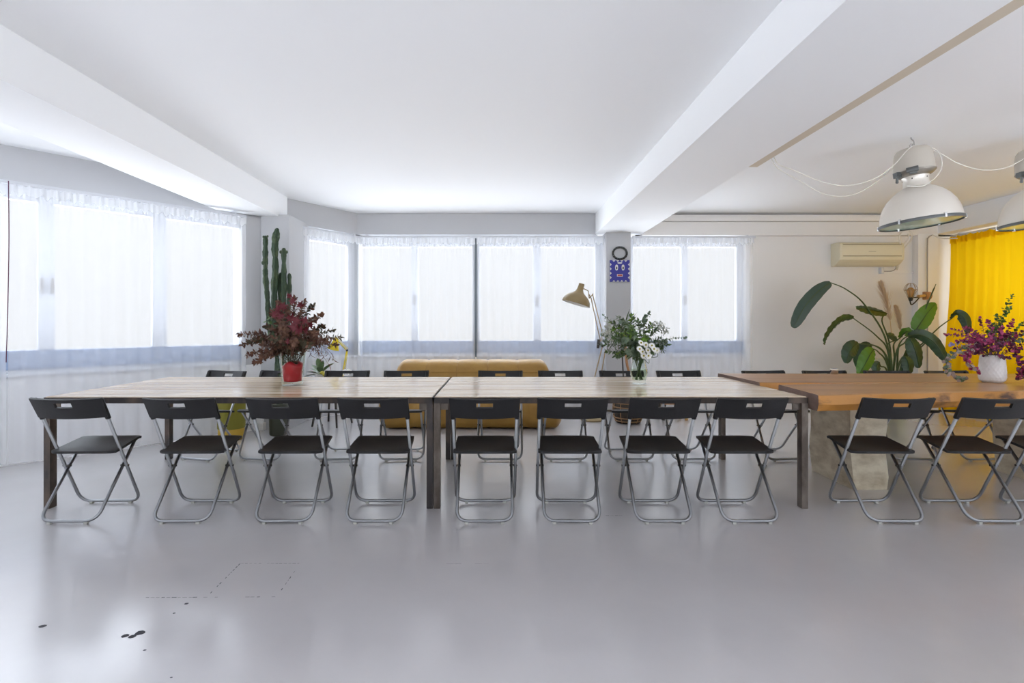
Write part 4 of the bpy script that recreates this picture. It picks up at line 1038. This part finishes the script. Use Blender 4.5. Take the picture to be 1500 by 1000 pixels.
def plume(label, stem, mid, W):
    tt = thing('pampas_grass', label, 'dried grass', (px0, Yp+.12, .06), 0, 'pampas plumes in the floor vase')
    S = [V((px0, Yp+.12, .06))]+[P(a, b, Yp+.15) for a, b in stem]+[P(*mid[0], Yp+.15)]
    bm = B(); tube(bm, smooth_path(S, 5), .005, 6); obj('stalk', bm, 'pampas', tt, off=tt.location)
    R = smooth_path([P(a, b, Yp+.15) for a, b in mid], 14); bm = B()
    for i, p in enumerate(R[:-1]):
        u = i/(len(R)-1); tg = (R[i+1]-p).normalized(); w = W*math.sin(PI*min(1, u*.85+.12))**.8*(1.05-.6*u)
        for k in range(11):
            a = tg.orthogonal(); a.rotate(Matrix.Rotation(random.uniform(0, 6.3), 3, tg))
            leaf(bm, p, tg*1.5+a*random.uniform(.2, .75), a, w*random.uniform(1.2, 2.2), .0055, .1, .1, 0, 3, 'lance')
    tube(bm, R, .004, 5); obj('plume', bm, 'pampas', tt, off=tt.location, sharp=2)['kind'] = 'stuff'
plume('taller tan pampas plume rising from the floor vase', [(1310, 520), (1306, 490)], [(1304, 470), (1299, 445), (1293, 425), (1290, 414)], .13)
plume('shorter tan pampas plume rising from the floor vase', [(1310, 525), (1318, 500)], [(1319, 484), (1317, 470), (1314, 456), (1311, 448)], .085)
for pts in (((1309, 535), (1310, 515), (1316, 505)), ((1306, 535), (1309, 515), (1311, 508))):
    pass

# ------------------------------------------------------------------ pendant lamps
def make_pendant(label, px, py, Y, tilt, tiltx):
    c = P(px, py, Y)
    t = thing('pendant_lamp', label, 'pendant lamp', c, 0, 'industrial pendant lamps')
    t.rotation_euler = (tiltx, tilt, 0); t.scale = (.77, .77, 1)
    bm = B(); lathe(bm, [(.352, .0), (.351, .035), (.338, .095), (.310, .152), (.267, .205), (.212, .249), (.155, .281), (.118, .298)], 64)
    lathe(bm, [(.347, .002), (.333, .095), (.304, .150), (.262, .20), (.207, .244), (.11, .293)], 64, mi=1); d = obj('dome_shade', bm, ['lamp_alu', 'reflector'], t, sharp=.8)
    bm = B(); lathe(bm, [(.350, -.012), (.362, -.012), (.366, .0), (.362, .012), (.350, .012)], 64); rm = obj('rim', bm, 'rim', t, sharp=.8)
    bm = B(); lathe(bm, [(0, -.008), (.351, -.004), (.351, .002), (0, .0)], 64); obj('glass_cover', bm, 'lamp_glass', t, sharp=.6)
    for k in range(6):
        a = 2*PI*k/6+.4; bm = B(); b2 = B(); box(b2, .350, .371, -.010, .010, -.016, .022, .003); merge(bm, b2, None, Matrix.Rotation(a, 4, 'Z')); obj('clip', bm, 'chrome', rm)
    bm = B(); lathe(bm, [(.124, .292), (.112, .31), (.110, .35), (.116, .378), (.122, .385)], 40); nk = obj('neck', bm, 'lamp_alu', t, sharp=.7)
    for k in range(5):
        a = 2*PI*k/5; bm = B(); ball(bm, (.108*math.cos(a), .108*math.sin(a), .362), .008); obj('screw', bm, 'darkmetal', nk)
    bm = B(); lathe(bm, [(.06, .378), (.122, .383), (.155, .398), (.178, .415), (.182, .425), (.174, .430)], 48); obj('housing_collar', bm, 'collar', t, sharp=.7)
    bm = B(); lathe(bm, [(.178, .428), (.178, .46), (.170, .55), (.158, .59), (.135, .612), (.08, .622), (0, .624)], 48); obj('ballast_housing', bm, 'lamp_paint', t, sharp=.9)
    bm = B(); box(bm, -.215, -.165, -.03, .03, .385, .43, .006); tube(bm, [(-.19, -.03, .39), (-.235, -.05, .37), (-.225, -.03, .34)], .014, 8); tube(bm, [(-.17, -.10, .42), (-.10, -.17, .42)], .022, 8); tube(bm, [(-.15, -.11, .40), (-.10, -.15, .40)], .016, 8); obj('latch', bm, 'rim', t)
    bm = B(); tube(bm, [V((.02*math.cos(k*PI/6), 0, .640+.02*math.sin(k*PI/6))) for k in range(13)], .005, 6, cap=False); obj('ring', bm, 'cord_dark', t)
    top = Euler((tiltx, tilt, 0)).to_matrix() @ V((0, 0, .652))
    bm = B(); w = c+top
    tube(bm, smooth_path([w+V((0, 0, -.015)), w+V((.018, 0, .0)), w+V((.016, 0, .03)), w+V((-.004, 0, .05)), w+V((-.01, 0, .075)), V((w.x, w.y, CEIL))], 5), .0045, 6)
    h = obj('ceiling_hook', bm, 'cord_dark'); tag(h, 'small metal ceiling hook above the '+('fully visible pendant lamp' if px < 1400 else 'pendant lamp cut by the photo border'), 'hook')
    return c, top
Yd = 4.15
c1, top1 = make_pendant('large pale industrial pendant lamp hanging whole above the slab table', 1348, 326.5, Yd, math.radians(-4.5), math.radians(-2))
c2, top2 = make_pendant('large pale industrial pendant lamp cut off by right photo border', 1529, 326, Yd, math.radians(-4), math.radians(-2))
w1, w2 = c1+top1, c2+top2
def pp(a, b, Y=Yd): return P(a, b, Y)
cable('upper white lamp cord sagging under the ceiling from beam to lamp', [P(1132, 224, 4.35), P(1140, 240, 4.3), P(1165, 250, 4.25), P(1200, 265, 4.2), P(1240, 272, Yd), P(1280, 262, Yd), P(1310, 241, Yd), P(1330, 219, Yd-.05), P(1346, 213, Yd-.06), P(1372, 220, Yd-.08), P(1380, 240, Yd-.12), P(1372, 258, Yd-.14), P(1352, 272, Yd-.16), P(1328, 272, Yd-.14)], .0042, name='lamp_cord', n=8)
cable('lower white lamp cord sagging deepest left of the pendant lamp', [P(1128, 226, 4.4), P(1138, 245, 4.35), P(1170, 264, 4.3), P(1210, 285, 4.25), P(1250, 285, 4.25), P(1290, 262, 4.25), P(1318, 236, 4.25), P(1335, 222, Yd+.05)], .0035, name='lamp_cord', n=8)
cable('white lamp cord sagging between the two pendant lamps', [P(1350, 214, Yd-.03), P(1376, 224, Yd), P(1405, 240, Yd), P(1440, 249, Yd), P(1475, 245, Yd), P(1510, 226, Yd), P(1527, 214, Yd-.02)], .004, name='lamp_cord', n=8)

# ------------------------------------------------------------------ daylight
w = bpy.data.worlds.new('banded_sky'); bpy.context.scene.world = w; w.use_nodes = True
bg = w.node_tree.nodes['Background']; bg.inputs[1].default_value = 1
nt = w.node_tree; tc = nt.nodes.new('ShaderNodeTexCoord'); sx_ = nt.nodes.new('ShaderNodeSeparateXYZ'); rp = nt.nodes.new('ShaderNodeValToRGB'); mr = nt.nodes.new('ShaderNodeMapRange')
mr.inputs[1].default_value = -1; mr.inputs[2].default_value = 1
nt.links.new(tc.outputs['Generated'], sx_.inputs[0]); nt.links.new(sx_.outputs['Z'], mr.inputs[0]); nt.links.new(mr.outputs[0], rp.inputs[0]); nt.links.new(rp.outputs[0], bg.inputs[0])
GROUND_FILL, DIM_BAND, SKY = 6.4, .98, 8.5                 # bands shaped to light the room: bright below and above, dim at window height
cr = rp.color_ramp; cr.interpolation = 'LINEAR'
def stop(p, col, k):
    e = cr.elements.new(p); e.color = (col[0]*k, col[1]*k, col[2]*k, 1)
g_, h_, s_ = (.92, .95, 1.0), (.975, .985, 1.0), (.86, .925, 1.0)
cr.elements[0].position = 0; cr.elements[0].color = (g_[0]*GROUND_FILL, g_[1]*GROUND_FILL, g_[2]*GROUND_FILL, 1)
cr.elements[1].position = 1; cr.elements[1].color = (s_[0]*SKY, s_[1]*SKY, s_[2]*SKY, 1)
stop(.42, g_, GROUND_FILL); stop(.466, h_, DIM_BAND); stop(.69, h_, DIM_BAND); stop(.75, s_, SKY)

# ------------------------------------------------------------------ camera
cam = bpy.data.cameras.new('camera'); co = bpy.data.objects.new('camera', cam); C.objects.link(co)
co.location = (0, 0, H); co.rotation_euler = (PI/2, 0, 0)
cam.sensor_width = 36; cam.lens = F/1500*36; cam.shift_x = (750-CX)/1500; cam.shift_y = -(500-CY)/1500
cam.clip_start = .05
sc = bpy.context.scene; sc.camera = co
vs = sc.view_settings; vs.view_transform = 'Standard'; vs.look = 'None'; vs.exposure = .12; vs.gamma = 1; vs.use_curve_mapping = False
sc.cycles.use_denoising = True
sc.cycles.max_bounces = 10; sc.cycles.diffuse_bounces = 6; sc.cycles.transparent_max_bounces = 24
sc.cycles.sample_clamp_indirect = 8
